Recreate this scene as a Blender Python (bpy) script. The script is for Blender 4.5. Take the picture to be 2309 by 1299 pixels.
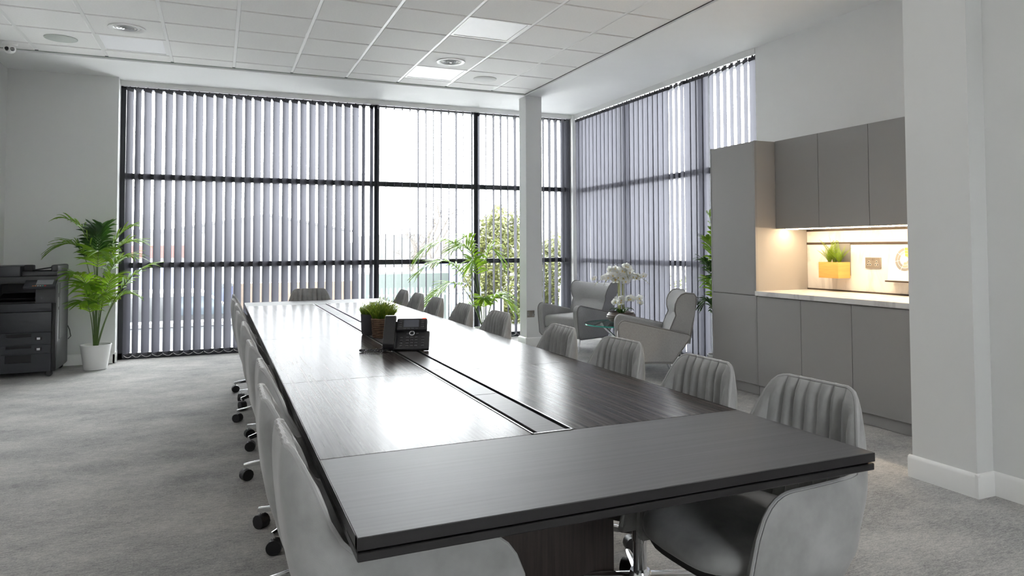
import bpy, bmesh, math, random
from mathutils import Vector, Matrix
random.seed(7)
PI = math.pi
for o in list(bpy.data.objects): bpy.data.objects.remove(o)
scene = bpy.context.scene
COL = scene.collection

# ------------------------------------------------------------------ camera
cam_d = bpy.data.cameras.new('camera'); cam = bpy.data.objects.new('camera', cam_d); COL.objects.link(cam)
FPX, CX, CY = 1621.185, 1212.661, 499.264
PITCH, ROLL, YAW = 0.0351, -0.0049, 0.4185
cam_d.sensor_fit = 'HORIZONTAL'; cam_d.sensor_width = 36.0
cam_d.lens = FPX * 36.0 / 2309.0
cam_d.shift_x = (1154.5 - CX) / 2309.0
cam_d.shift_y = (CY - 649.5) / 2309.0
cam_d.clip_start = 0.02; cam_d.clip_end = 500
_f = Vector((math.sin(YAW)*math.cos(PITCH), math.cos(YAW)*math.cos(PITCH), math.sin(PITCH)))
_r = Vector((math.cos(YAW), -math.sin(YAW), 0)); _u = _r.cross(_f)
_r2 = _r*math.cos(ROLL) + _u*math.sin(ROLL); _u2 = -_r*math.sin(ROLL) + _u*math.cos(ROLL)
cam.matrix_world = Matrix(((_r2.x,_u2.x,-_f.x,1.6605),(_r2.y,_u2.y,-_f.y,-8.1872),(_r2.z,_u2.z,-_f.z,1.2781),(0,0,0,1)))
scene.camera = cam

# ------------------------------------------------------------------ world (bright overcast sky) and exposure
SKY = 7.5
w = bpy.data.worlds.new('overcast_sky'); scene.world = w; w.use_nodes = True
bg = w.node_tree.nodes['Background']; bg.inputs[0].default_value = (0.96, 0.98, 1.0, 1); bg.inputs[1].default_value = SKY
scene.view_settings.view_transform = 'Standard'
scene.view_settings.look = 'None'
scene.view_settings.gamma = 1.0
scene.view_settings.use_curve_mapping = False
scene.view_settings.exposure = 1.70
cy_ = scene.cycles
cy_.max_bounces = 7; cy_.diffuse_bounces = 4; cy_.glossy_bounces = 3; cy_.transmission_bounces = 4; cy_.transparent_max_bounces = 8
cy_.caustics_reflective = False; cy_.caustics_refractive = False

# ------------------------------------------------------------------ materials
MATS = {}
def new_mat(name):
    m = bpy.data.materials.new(name); m.use_nodes = True; MATS[name] = m
    nt = m.node_tree; return m, nt, nt.nodes['Principled BSDF'], nt.nodes['Material Output']
def c4(c): return (c[0], c[1], c[2], 1)
def mat(name, col, rough=0.5, metal=0.0, spec=0.5, var=0.0, vscale=8.0, stretch=(1,1,1), bump=0.0, bscale=200.0, sheen=0.0, coat=0.0, detail=4, col2=None):
    m, nt, b, out = new_mat(name)
    b.inputs['Base Color'].default_value = c4(col); b.inputs['Roughness'].default_value = rough
    b.inputs['Metallic'].default_value = metal; b.inputs['Specular IOR Level'].default_value = spec
    if sheen: b.inputs['Sheen Weight'].default_value = sheen; b.inputs['Sheen Roughness'].default_value = 0.4
    if coat: b.inputs['Coat Weight'].default_value = coat; b.inputs['Coat Roughness'].default_value = 0.12
    tc = nt.nodes.new('ShaderNodeTexCoord')
    if var or col2:
        mp = nt.nodes.new('ShaderNodeMapping'); mp.inputs['Scale'].default_value = stretch
        n = nt.nodes.new('ShaderNodeTexNoise'); n.inputs['Scale'].default_value = vscale; n.inputs['Detail'].default_value = detail
        n.inputs['Roughness'].default_value = 0.6
        r = nt.nodes.new('ShaderNodeValToRGB'); r.color_ramp.elements[0].position = 0.32; r.color_ramp.elements[1].position = 0.68
        a = col2 if col2 else [x*(1-var) for x in col]
        d = col if col2 else [min(1, x*(1+var)) for x in col]
        r.color_ramp.elements[0].color = c4(a); r.color_ramp.elements[1].color = c4(d)
        nt.links.new(tc.outputs['Object'], mp.inputs[0]); nt.links.new(mp.outputs[0], n.inputs['Vector'])
        nt.links.new(n.outputs['Fac'], r.inputs[0]); nt.links.new(r.outputs[0], b.inputs['Base Color'])
    if bump:
        n2 = nt.nodes.new('ShaderNodeTexNoise'); n2.inputs['Scale'].default_value = bscale; n2.inputs['Detail'].default_value = 3
        bp = nt.nodes.new('ShaderNodeBump'); bp.inputs['Strength'].default_value = bump; bp.inputs['Distance'].default_value = 0.004
        nt.links.new(tc.outputs['Object'], n2.inputs['Vector']); nt.links.new(n2.outputs['Fac'], bp.inputs['Height'])
        nt.links.new(bp.outputs[0], b.inputs['Normal'])
    return m
mat('plaster', (0.72,0.725,0.72), 0.85, spec=0.2, var=0.012, vscale=1.5)
mat('soffit', (0.88,0.885,0.885), 0.85, spec=0.2, var=0.012, vscale=2.0)
mat('gloss_white', (0.84,0.84,0.83), 0.4, spec=0.4)
mat('tile_white', (0.87,0.865,0.855), 0.95, spec=0.1, var=0.02, vscale=60, bump=0.15, bscale=350)
mat('runner_white', (0.82,0.82,0.81), 0.45)
mat('shadow_gap', (0.05,0.05,0.05), 0.9)

mat('speaker_grille', (0.55,0.58,0.55), 0.8)
mat('speaker_pale', (0.66,0.66,0.65), 0.8)
mat('diffuser_metal', (0.55,0.56,0.57), 0.35, metal=0.6)
mat('black_plastic', (0.012,0.012,0.014), 0.42)
mat('black_matte', (0.006,0.006,0.006), 0.9, spec=0.1)
mat('frame_grey', (0.030,0.033,0.040), 0.5)
mat('copier_body', (0.040,0.041,0.044), 0.5, bump=0.05, bscale=400)
mat('copier_front', (0.028,0.030,0.036), 0.42)
mat('copier_side', (0.085,0.087,0.09), 0.5)
mat('copier_dark', (0.010,0.010,0.011), 0.6)
mat('screen_grey', (0.25,0.26,0.28), 0.25)
mat('label_white', (0.75,0.76,0.78), 0.4)
mat('orange_key', (0.75,0.25,0.08), 0.4)
mat('red_key', (0.7,0.05,0.05), 0.4)
mat('green_key', (0.1,0.45,0.35), 0.4)
mat('chrome', (0.78,0.79,0.80), 0.10, metal=1.0)
mat('steel', (0.55,0.55,0.55), 0.28, metal=1.0)
mat('table_edge', (0.012,0.011,0.012), 0.35)
mat('pedestal_wood', (0.040,0.030,0.027), 0.45, var=0.35, vscale=6, stretch=(14,14,0.6))
mat('velvet', (0.33,0.33,0.327), 0.75, spec=0.2, sheen=0.4, var=0.19, vscale=6, bump=0.12, bscale=500)
mat('velvet_piping', (0.36,0.36,0.357), 0.7, spec=0.2, sheen=0.5)
mat('seat_under', (0.02,0.02,0.02), 0.8)
mat('armchair_fabric', (0.35,0.348,0.345), 0.9, spec=0.15, sheen=0.2, var=0.16, vscale=260, bump=0.35, bscale=600, detail=2)
mat('armchair_piping', (0.22,0.215,0.21), 0.9)
mat('cabinet_grey', (0.31,0.305,0.30), 0.55, spec=0.3)
mat('cabinet_carcass', (0.36,0.345,0.33), 0.6, spec=0.3)
mat('rail_brown', (0.05,0.035,0.025), 0.5)
mat('planter_wood', (0.62,0.36,0.10), 0.5, var=0.12, vscale=6, stretch=(1,1.2,22))
mat('pot_white', (0.80,0.80,0.79), 0.45)
mat('pot_charcoal', (0.055,0.055,0.062), 0.65, bump=0.1)
mat('soil', (0.05,0.035,0.022), 0.95, var=0.3, vscale=60, bump=0.6, bscale=80)
mat('rope_brown', (0.13,0.075,0.045), 0.85, var=0.35, vscale=30, stretch=(1,1,0.3), bump=0.4, bscale=160)
mat('bowl_brown', (0.115,0.085,0.068), 0.5, var=0.2, vscale=5, stretch=(1,1,9))
mat('orchid_yellow', (0.80,0.62,0.25), 0.6)
mat('orchid_stem', (0.36,0.36,0.13), 0.6)
mat('palm_stem', (0.07,0.12,0.025), 0.5)
mat('trunk_brown', (0.0495,0.0432,0.0378), 0.9, var=0.25, vscale=12)
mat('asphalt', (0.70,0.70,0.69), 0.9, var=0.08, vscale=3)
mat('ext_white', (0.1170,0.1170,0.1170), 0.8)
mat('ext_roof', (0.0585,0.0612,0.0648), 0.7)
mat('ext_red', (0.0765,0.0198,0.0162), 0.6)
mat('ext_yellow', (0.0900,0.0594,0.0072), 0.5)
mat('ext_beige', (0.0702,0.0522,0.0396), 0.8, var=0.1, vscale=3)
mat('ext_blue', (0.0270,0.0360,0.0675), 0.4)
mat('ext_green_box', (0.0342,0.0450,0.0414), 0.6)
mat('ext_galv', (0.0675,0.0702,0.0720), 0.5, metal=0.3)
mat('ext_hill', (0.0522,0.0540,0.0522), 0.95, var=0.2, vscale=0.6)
mat('tyre', (0.02,0.02,0.02), 0.9)
mat('car_glass', (0.05,0.06,0.07), 0.1)
mat('car_silver', (0.0630,0.0648,0.0675), 0.3, metal=0.4)
mat('car_teal', (0.0135,0.0270,0.0324), 0.3)
mat('ext_sill', (0.0675,0.0702,0.0765), 0.7)
mat('card_white', (0.90,0.90,0.89), 0.6)
mat('print_grey', (0.20,0.20,0.20), 0.6); mat('print_olive', (0.42,0.45,0.36), 0.6); mat('print_yellow', (0.85,0.62,0.05), 0.6)
mat('print_rust', (0.60,0.22,0.10), 0.6); mat('print_brown', (0.40,0.30,0.26), 0.6); mat('print_pale', (0.72,0.72,0.68), 0.6)
mat('socket_metal', (0.30,0.27,0.235), 0.35, metal=0.5)
mat('light_key', (0.60,0.60,0.62), 0.5)
mat('phone_black', (0.016,0.016,0.018), 0.38, bump=0.04, bscale=500)
mat('phone_key', (0.055,0.055,0.06), 0.35)
mat('phone_screen', (0.10,0.105,0.125), 0.12)

def leafmat(name, col, trans, tw=0.45, rough=0.4):
    m, nt, b, out = new_mat(name)
    b.inputs['Base Color'].default_value = c4(col); b.inputs['Roughness'].default_value = rough
    tc = nt.nodes.new('ShaderNodeTexCoord'); n = nt.nodes.new('ShaderNodeTexNoise'); n.inputs['Scale'].default_value = 6
    r = nt.nodes.new('ShaderNodeValToRGB'); r.color_ramp.elements[0].position = .35; r.color_ramp.elements[1].position = .65
    r.color_ramp.elements[0].color = c4([x*.6 for x in col]); r.color_ramp.elements[1].color = c4([min(1,x*1.3) for x in col])
    nt.links.new(tc.outputs['Object'], n.inputs['Vector']); nt.links.new(n.outputs['Fac'], r.inputs[0]); nt.links.new(r.outputs[0], b.inputs['Base Color'])
    t = nt.nodes.new('ShaderNodeBsdfTranslucent'); t.inputs[0].default_value = c4(trans)
    mx = nt.nodes.new('ShaderNodeMixShader'); mx.inputs[0].default_value = tw
    nt.links.new(b.outputs[0], mx.inputs[1]); nt.links.new(t.outputs[0], mx.inputs[2]); nt.links.new(mx.outputs[0], out.inputs[0])
    return m
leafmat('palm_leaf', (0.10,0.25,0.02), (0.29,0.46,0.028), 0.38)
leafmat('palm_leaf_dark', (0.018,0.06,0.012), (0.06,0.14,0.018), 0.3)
leafmat('grass_leaf', (0.10,0.20,0.025), (0.30,0.42,0.045), 0.35)
leafmat('grass_tip', (0.30,0.40,0.045), (0.50,0.58,0.075), 0.4)
leafmat('fern_leaf', (0.17,0.30,0.02), (0.36,0.46,0.03), 0.35)
leafmat('hedge_leaf', (0.072,0.08,0.022), (0.12,0.125,0.04), 0.4)
leafmat('orchid_petal', (0.88,0.87,0.84), (0.90,0.90,0.84), 0.35, 0.6)
leafmat('orchid_leaf', (0.03,0.09,0.02), (0.08,0.16,0.03), 0.15)
def fabric_blind():
    m, nt, b, out = new_mat('blind_fabric')
    d = nt.nodes.new('ShaderNodeBsdfDiffuse'); d.inputs[0].default_value = (0.050,0.050,0.057,1)
    t = nt.nodes.new('ShaderNodeBsdfTranslucent'); t.inputs[0].default_value = (0.225,0.225,0.275,1)
    tc = nt.nodes.new('ShaderNodeTexCoord'); mp = nt.nodes.new('ShaderNodeMapping'); mp.inputs['Scale'].default_value = (30,30,3)
    n = nt.nodes.new('ShaderNodeTexNoise'); n.inputs['Scale'].default_value = 8
    r = nt.nodes.new('ShaderNodeValToRGB'); r.color_ramp.elements[0].color = (0.023,0.023,0.0275,1); r.color_ramp.elements[1].color = (0.030,0.030,0.0355,1)
    nt.links.new(tc.outputs['Object'], mp.inputs[0]); nt.links.new(mp.outputs[0], n.inputs['Vector']); nt.links.new(n.outputs['Fac'], r.inputs[0]); nt.links.new(r.outputs[0], t.inputs[0])
    a = nt.nodes.new('ShaderNodeAddShader'); nt.links.new(d.outputs[0], a.inputs[0]); nt.links.new(t.outputs[0], a.inputs[1])
    tr = nt.nodes.new('ShaderNodeBsdfRefraction'); tr.inputs['Color'].default_value = (0.017,0.017,0.0185,1); tr.inputs['Roughness'].default_value = .42; tr.inputs['IOR'].default_value = 1.25
    a2 = nt.nodes.new('ShaderNodeAddShader'); nt.links.new(a.outputs[0], a2.inputs[0]); nt.links.new(tr.outputs[0], a2.inputs[1]); nt.links.new(a2.outputs[0], out.inputs[0])
fabric_blind()
mat('blind_hem', (0.045,0.045,0.055), 0.8)
mat('blind_chain', (0.80,0.80,0.80), 0.5)
mat('headrail_white', (0.74,0.75,0.75), 0.4)
def glassmat(name, tint, refl, rough=0.0):
    m, nt, b, out = new_mat(name); nt.nodes.remove(b)
    t = nt.nodes.new('ShaderNodeBsdfTransparent'); t.inputs[0].default_value = c4(tint)
    g = nt.nodes.new('ShaderNodeBsdfGlossy'); g.inputs['Roughness'].default_value = rough
    fr = nt.nodes.new('ShaderNodeFresnel'); fr.inputs[0].default_value = 1.45
    ma = nt.nodes.new('ShaderNodeMath'); ma.operation = 'MULTIPLY'; ma.inputs[1].default_value = refl
    mx = nt.nodes.new('ShaderNodeMixShader')
    nt.links.new(fr.outputs[0], ma.inputs[0]); nt.links.new(ma.outputs[0], mx.inputs[0])
    nt.links.new(t.outputs[0], mx.inputs[1]); nt.links.new(g.outputs[0], mx.inputs[2]); nt.links.new(mx.outputs[0], out.inputs[0])
glassmat('window_glass', (0.97,0.98,0.98), 0.6)
glassmat('table_glass', (0.80,0.93,0.90), 1.0)
mat('glass_edge', (0.05,0.42,0.34), 0.15, spec=0.6)
def carpet():
    m, nt, b, out = new_mat('carpet')
    L = nt.links.new; N = nt.nodes.new
    tc = N('ShaderNodeTexCoord')
    def noise(scale, stretch, detail=5, rough=.65):
        mp = N('ShaderNodeMapping'); mp.inputs['Scale'].default_value = stretch
        n = N('ShaderNodeTexNoise'); n.inputs['Scale'].default_value = scale; n.inputs['Detail'].default_value = detail; n.inputs['Roughness'].default_value = rough
        L(tc.outputs['Object'], mp.inputs[0]); L(mp.outputs[0], n.inputs['Vector']); return n
    n1 = noise(1.6, (1,1.5,1), 8, .72); n2 = noise(26, (1,3.5,1), 4); n3 = noise(120, (1,1.5,1), 2)
    def mixv(a, bb, f):
        x = N('ShaderNodeMix'); x.data_type = 'FLOAT'; x.inputs[0].default_value = f; L(a, x.inputs[2]); L(bb, x.inputs[3]); return x.outputs[0]
    v = mixv(mixv(n1.outputs['Fac'], n2.outputs['Fac'], .42), n3.outputs['Fac'], .30)
    r = N('ShaderNodeValToRGB'); e = r.color_ramp.elements
    e[0].position = .385; e[0].color = (.13,.13,.134,1); e[1].position = .60; e[1].color = (.52,.502,.475,1)
    x = r.color_ramp.elements.new(.5); x.color = (.34,.332,.32,1)
    L(v, r.inputs[0]); L(r.outputs[0], b.inputs['Base Color']); b.inputs['Roughness'].default_value = .95; b.inputs['Specular IOR Level'].default_value = .1
    b.inputs['Sheen Weight'].default_value = .25
    bp = N('ShaderNodeBump'); bp.inputs['Strength'].default_value = .5; bp.inputs['Distance'].default_value = .006
    n4 = noise(240, (1,1,1), 2); L(n4.outputs['Fac'], bp.inputs['Height']); L(bp.outputs[0], b.inputs['Normal'])
carpet()
def wood(name, axis, dark, light, rough=.27, spec=.12):
    m, nt, b, out = new_mat(name); L = nt.links.new; N = nt.nodes.new
    tc = N('ShaderNodeTexCoord'); mp = N('ShaderNodeMapping')
    mp.inputs['Scale'].default_value = (46,1.1,46) if axis == 'y' else (1.1,46,46)
    n = N('ShaderNodeTexNoise'); n.inputs['Scale'].default_value = 1.6; n.inputs['Detail'].default_value = 7; n.inputs['Distortion'].default_value = .25
    r = N('ShaderNodeValToRGB'); r.color_ramp.elements[0].position = .3; r.color_ramp.elements[1].position = .72
    r.color_ramp.elements[0].color = c4(dark); r.color_ramp.elements[1].color = c4(light)
    L(tc.outputs['Object'], mp.inputs[0]); L(mp.outputs[0], n.inputs['Vector']); L(n.outputs['Fac'], r.inputs[0]); L(r.outputs[0], b.inputs['Base Color'])
    rr = N('ShaderNodeMapRange'); rr.inputs[3].default_value = rough-.03; rr.inputs[4].default_value = rough+.04
    L(n.outputs['Fac'], rr.inputs[0]); L(rr.outputs[0], b.inputs['Roughness'])
    b.inputs['Specular IOR Level'].default_value = spec
    bp = N('ShaderNodeBump'); bp.inputs['Strength'].default_value = .04; bp.inputs['Distance'].default_value = .001
    L(n.outputs['Fac'], bp.inputs['Height']); L(bp.outputs[0], b.inputs['Normal'])
wood('table_wood', 'y', (.020,.016,.015), (.10,.088,.083), .23, .03)
wood('table_wood_end', 'x', (.070,.069,.072), (.105,.102,.106), .48, .4)
wood('lid_wood', 'x', (.07,.068,.07), (.11,.105,.105), .4)
def marble():
    m, nt, b, out = new_mat('marble'); L = nt.links.new; N = nt.nodes.new
    tc = N('ShaderNodeTexCoord'); mp = N('ShaderNodeMapping'); mp.inputs['Rotation'].default_value = (0.5,0,0); mp.inputs['Scale'].default_value = (1,1.0,.45)
    n = N('ShaderNodeTexNoise'); n.inputs['Scale'].default_value = 3.2; n.inputs['Detail'].default_value = 8; n.inputs['Distortion'].default_value = 1.0
    r = N('ShaderNodeValToRGB'); e = r.color_ramp.elements
    e[0].position = .44; e[0].color = (.72,.71,.70,1); e[1].position = .56; e[1].color = (.72,.71,.70,1)
    x = e.new(.5); x.color = (.56,.55,.55,1)
    L(tc.outputs['Object'], mp.inputs[0]); L(mp.outputs[0], n.inputs['Vector']); L(n.outputs['Fac'], r.inputs[0]); L(r.outputs[0], b.inputs['Base Color'])
    b.inputs['Roughness'].default_value = .35
marble()
def emis(name, col, s):
    m, nt, b, out = new_mat(name)
    b.inputs['Base Color'].default_value = c4(col); b.inputs['Emission Color'].default_value = c4(col); b.inputs['Emission Strength'].default_value = s
emis('led_warm', (1.0,0.74,0.46), 40.0)
emis('panel_fill', (1.0,0.985,0.96), 2.0)
mat('panel_acrylic', (0.95,0.95,0.97), 0.5)
emis('led_red', (1.0,0.05,0.03), 1.2)

# ------------------------------------------------------------------ mesh building
class MB:
    def __init__(s): s.v = []; s.f = []; s.mi = []; s.M = None; s.cur = 0
    def add(s, vs, fs):
        o = len(s.v)
        if s.M is not None: vs = [tuple(s.M @ Vector(p)) for p in vs]
        s.v += [tuple(p) for p in vs]; s.f += [tuple(i+o for i in f) for f in fs]; s.mi += [s.cur]*len(fs); return s
    def box(s, x0, x1, y0, y1, z0, z1):
        return s.add([(x0,y0,z0),(x1,y0,z0),(x1,y1,z0),(x0,y1,z0),(x0,y0,z1),(x1,y0,z1),(x1,y1,z1),(x0,y1,z1)],
                     [(3,2,1,0),(4,5,6,7),(0,1,5,4),(1,2,6,5),(2,3,7,6),(3,0,4,7)])
    def rbox(s, x0, x1, y0, y1, z0, z1, bev=.005, seg=2):
        bm = bmesh.new(); bmesh.ops.create_cube(bm, size=1)
        for v in bm.verts: v.co = Vector(((x0+x1)/2+v.co.x*(x1-x0), (y0+y1)/2+v.co.y*(y1-y0), (z0+z1)/2+v.co.z*(z1-z0)))
        bev = min(bev, .49*min(x1-x0, y1-y0, z1-z0))
        bmesh.ops.bevel(bm, geom=list(bm.edges), offset=bev, segments=seg, profile=.5, affect='EDGES')
        bm.verts.index_update()
        s.add([tuple(v.co) for v in bm.verts], [tuple(v.index for v in f.verts) for f in bm.faces]); bm.free(); return s
    def tube(s, pts, r, n=8, cap=True, closed=False):
        pts = [Vector(p) for p in pts]; m = len(pts)
        rs = r if isinstance(r, (list,tuple)) else [r]*m
        vs = []; prev = None
        for i, p in enumerate(pts):
            if closed: t = pts[(i+1)%m]-pts[i-1]
            else: t = pts[min(i+1,m-1)]-pts[max(i-1,0)]
            if t.length < 1e-9: t = Vector((0,0,1))
            t.normalize()
            if prev is None:
                a = Vector((0,0,1)) if abs(t.z) < .9 else Vector((1,0,0)); u = t.cross(a).normalized()
            else:
                u = prev - t*prev.dot(t)
                u = u.normalized() if u.length > 1e-6 else t.orthogonal().normalized()
            prev = u; q = t.cross(u)
            for k in range(n):
                an = 2*PI*k/n; vs.append(p + (u*math.cos(an)+q*math.sin(an))*rs[i])
        fs = []
        for i in range(m if closed else m-1):
            j = (i+1) % m
            for k in range(n): fs.append((i*n+k, i*n+(k+1)%n, j*n+(k+1)%n, j*n+k))
        if cap and not closed: fs.append(tuple(range(n-1,-1,-1))); fs.append(tuple((m-1)*n+k for k in range(n)))
        return s.add(vs, fs)
    def lathe(s, prof, n=24, cx=0, cy=0, cz=0, sx=1, sy=1, caps=True):
        vs = []; fs = []
        for (r, z) in prof:
            for k in range(n): a = 2*PI*k/n; vs.append((cx+r*sx*math.cos(a), cy+r*sy*math.sin(a), cz+z))
        for i in range(len(prof)-1):
            for k in range(n): fs.append((i*n+k, i*n+(k+1)%n, (i+1)*n+(k+1)%n, (i+1)*n+k))
        if caps and prof[0][0] > 1e-5: fs.append(tuple(range(n-1,-1,-1)))
        if caps and prof[-1][0] > 1e-5: fs.append(tuple((len(prof)-1)*n+k for k in range(n)))
        return s.add(vs, fs)
    def prism(s, poly, axis, a, b):
        n = len(poly)
        def P(p, t):
            if axis == 'y': return (p[0], t, p[1])
            if axis == 'x': return (t, p[0], p[1])
            return (p[0], p[1], t)
        vs = [P(p,a) for p in poly] + [P(p,b) for p in poly]
        fs = [tuple(range(n)), tuple(range(2*n-1,n-1,-1))] + [(i, i+n, (i+1)%n+n, (i+1)%n) for i in range(n)]
        return s.add(vs, fs)
    def ball(s, c, r, n=12, m=8, sz=1):
        prof = [(max(1e-6, r*math.sin(PI*i/m)), -r*sz*math.cos(PI*i/m)) for i in range(m+1)]
        return s.lathe(prof, n, c[0], c[1], c[2])
    def mesh(s, name, mats, smooth=True, angle=40):
        me = bpy.data.meshes.new(name); me.from_pydata(s.v, [], s.f)
        for m in (mats if isinstance(mats, (list,tuple)) else [mats]): me.materials.append(MATS[m])
        bm = bmesh.new(); bm.from_mesh(me); bmesh.ops.recalc_face_normals(bm, faces=list(bm.faces)); bm.to_mesh(me); bm.free()
        if isinstance(mats, (list,tuple)) and len(mats) > 1: me.polygons.foreach_set('material_index', s.mi)
        if smooth:
            me.polygons.foreach_set('use_smooth', [True]*len(me.polygons)); me.set_sharp_from_angle(angle=math.radians(angle))
        me.update(); return me
    def build(s, name, mats, parent=None, smooth=True, angle=40):
        o = bpy.data.objects.new(name, s.mesh(name, mats, smooth, angle)); COL.objects.link(o)
        if parent: o.parent = parent
        return o
def inst(name, mesh, parent=None, loc=(0,0,0), rot=(0,0,0), scale=(1,1,1)):
    o = bpy.data.objects.new(name, mesh); COL.objects.link(o); o.location = loc; o.rotation_euler = rot; o.scale = scale
    if parent: o.parent = parent
    return o
def tag(o, label=None, cat=None, group=None, kind=None):
    if label: o['label'] = label
    if cat: o['category'] = cat
    if group: o['group'] = group
    if kind: o['kind'] = kind
    return o
def thing(name, label=None, cat=None, loc=(0,0,0), rz=0, group=None, kind=None):
    o = bpy.data.objects.new(name, None); o.empty_display_size = .1; COL.objects.link(o)
    o.location = loc; o.rotation_euler = (0,0,rz); return tag(o, label, cat, group, kind)
def struct(o): o['kind'] = 'structure'; return o
def copy_tree(o, parent=None):
    c = o.copy(); COL.objects.link(c); c.parent = parent
    for ch in o.children: copy_tree(ch, c)
    return c
def frombm(bm, name, m, parent=None):
    me = bpy.data.meshes.new(name); bm.to_mesh(me); bm.free(); me.materials.append(MATS[m])
    o = bpy.data.objects.new(name, me); COL.objects.link(o); o.parent = parent; return o

# ------------------------------------------------------------------ room shell
XL, XR, YB, YR = -0.43, 6.47, 1.15, -11.6        # left wall, right wall, back wall (left piece), rear wall
ZT, ZP = 3.25, 3.225                             # tile ceiling, plaster margin
WY, WX = 1.42, 6.60                              # glazing planes
struct(MB().box(XL-.2, 6.9, YR-.2, 1.6, -.15, 0).build('floor', 'carpet', smooth=False))
# plaster margin of the ceiling (L shape) with slab above
ce = MB().box(5.27, 6.9, YR, 1.6, ZP, ZP+.2).box(XL-.2, 5.27, .30, 1.6, ZP, ZP+.2).box(XL-.2, 5.27, YR, .30, ZT+.03, ZT+.2)
ceiling = struct(ce.build('ceiling', 'soffit', smooth=False))
XS = [XL, 0, .6, 1.2, 1.8, 2.4, 3.0, 3.6, 4.2, 4.8, 5.262]
YS = [.292] + [-.6*k for k in range(0, 10)]
special = {(2,1):'p', (7,1):'p', (7,4):'p', (2,4):'p', (2,7):'p', (7,7):'p', (2,2):'d', (7,2):'d', (1,1):'s', (8,1):'s'}
G = .012
tile_meshes = {}
for i in range(len(XS)-1):
    for j in range(len(YS)-1):
        if special.get((i,j)) == 'p': continue
        wx, wy = XS[i+1]-XS[i]-2*G, YS[j]-YS[j+1]-2*G
        key = (round(wx,3), round(wy,3))
        if key not in tile_meshes:
            b = MB(); h = wx/2; k = wy/2; e = .006
            b.add([(-h,-k,.012),(h,-k,.012),(h,k,.012),(-h,k,.012),(-h,-k,.006),(h,-k,.006),(h,k,.006),(-h,k,.006),
                   (-h+e,-k+e,0),(h-e,-k+e,0),(h-e,k-e,0),(-h+e,k-e,0)],
                  [(0,1,2,3),(0,4,5,1),(1,5,6,2),(2,6,7,3),(3,7,4,0),(4,8,9,5),(5,9,10,6),(6,10,11,7),(7,11,8,4),(8,11,10,9)])
            tile_meshes[key] = b.mesh('ceiling_tile', 'tile_white', smooth=False)
        inst('ceiling_tile', tile_meshes[key], ceiling, ((XS[i]+XS[i+1])/2, (YS[j]+YS[j+1])/2, ZT-.004))
for x in XS[1:-1]:
    MB().box(x-.012, x+.012, -5.41, .29, ZT, ZT+.03).build('ceiling_runner', 'runner_white', ceiling, smooth=False)
    MB().box(x-.014, x+.014, .268, .29, ZT-.003, ZT+.001).build('runner_clip', 'frame_grey', ceiling, smooth=False)
for y in YS[1:]:
    for i in range(len(XS)-1):
        MB().box(XS[i]+.012, XS[i+1]-.012, y-.012, y+.012, ZT+.004, ZT+.03).build('cross_tee', 'tile_white', ceiling, smooth=False)
MB().box(5.240, 5.262, YR, .292, ZT-.004, ZT+.0).build('edge_trim', 'runner_white', ceiling, smooth=False)
MB().box(5.264, 5.2705, YR, .300, ZT-.008, ZT+.02).build('shadow_strip', 'shadow_gap', ceiling, smooth=False)
MB().box(XL, 5.262, .288, .300, ZT-.010, ZT+.02).build('shadow_strip', 'speaker_grille', ceiling, smooth=False)
MB().box(XL, 5.262, YR, -5.412, ZT+.006, ZT+.03).build('ceiling_field', 'tile_white', ceiling, smooth=False)
# walls
struct(MB().box(XL-.2, XL, YR, 1.6, 0, ZP+.05).build('wall_left', 'plaster', smooth=False))
wb = struct(MB().box(XL, .615, YB, 1.6, 0, ZP).build('wall_back', 'plaster', smooth=False))
struct(MB().box(XR, 6.9, -5.6, -2.655, 0, ZP).build('wall_right', 'soffit', smooth=False))  # whiter soffit colour stands in for stronger window light on this wall
wp = struct(MB().box(5.175, 6.9, -5.73, -5.36, 0, ZT+.05).build('wall_right_pier', 'plaster', smooth=False))
struct(MB().box(5.30, 5.6, YR, -5.73, 0, ZT+.05).build('wall_right_near', 'plaster', smooth=False))
# rear wall behind the viewer; its unseen window is added to fill camera-facing sides
RX0, RX1, RZ0, RZ1 = 2.0, 3.4, 1.0, 2.25
struct(MB().box(XL-.2, RX0, YR-.2, YR, 0, ZT+.05).box(RX1, 5.6, YR-.2, YR, 0, ZT+.05).box(RX0, RX1, YR-.2, YR, 0, RZ0).box(RX0, RX1, YR-.2, YR, RZ1, ZT+.05).build('wall_rear', 'plaster', smooth=False))
w3 = thing('fill_window', kind='structure', loc=((RX0+RX1)/2, YR-.1, RZ0))
for x in (-.68, 0, .68): MB().box(x-.02, x+.02, -.03, .03, 0, RZ1-RZ0).build('mullion', 'frame_grey', w3, smooth=False)
for z in (.0, RZ1-RZ0-.05): MB().box(-.66, .66, -.03, .03, z, z+.05).build('transom', 'frame_grey', w3, smooth=False)
for x in (-.34, .34): MB().box(x-.32, x+.32, -.004, .004, .05, RZ1-RZ0-.05).build('pane', 'window_glass', w3, smooth=False)
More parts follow.
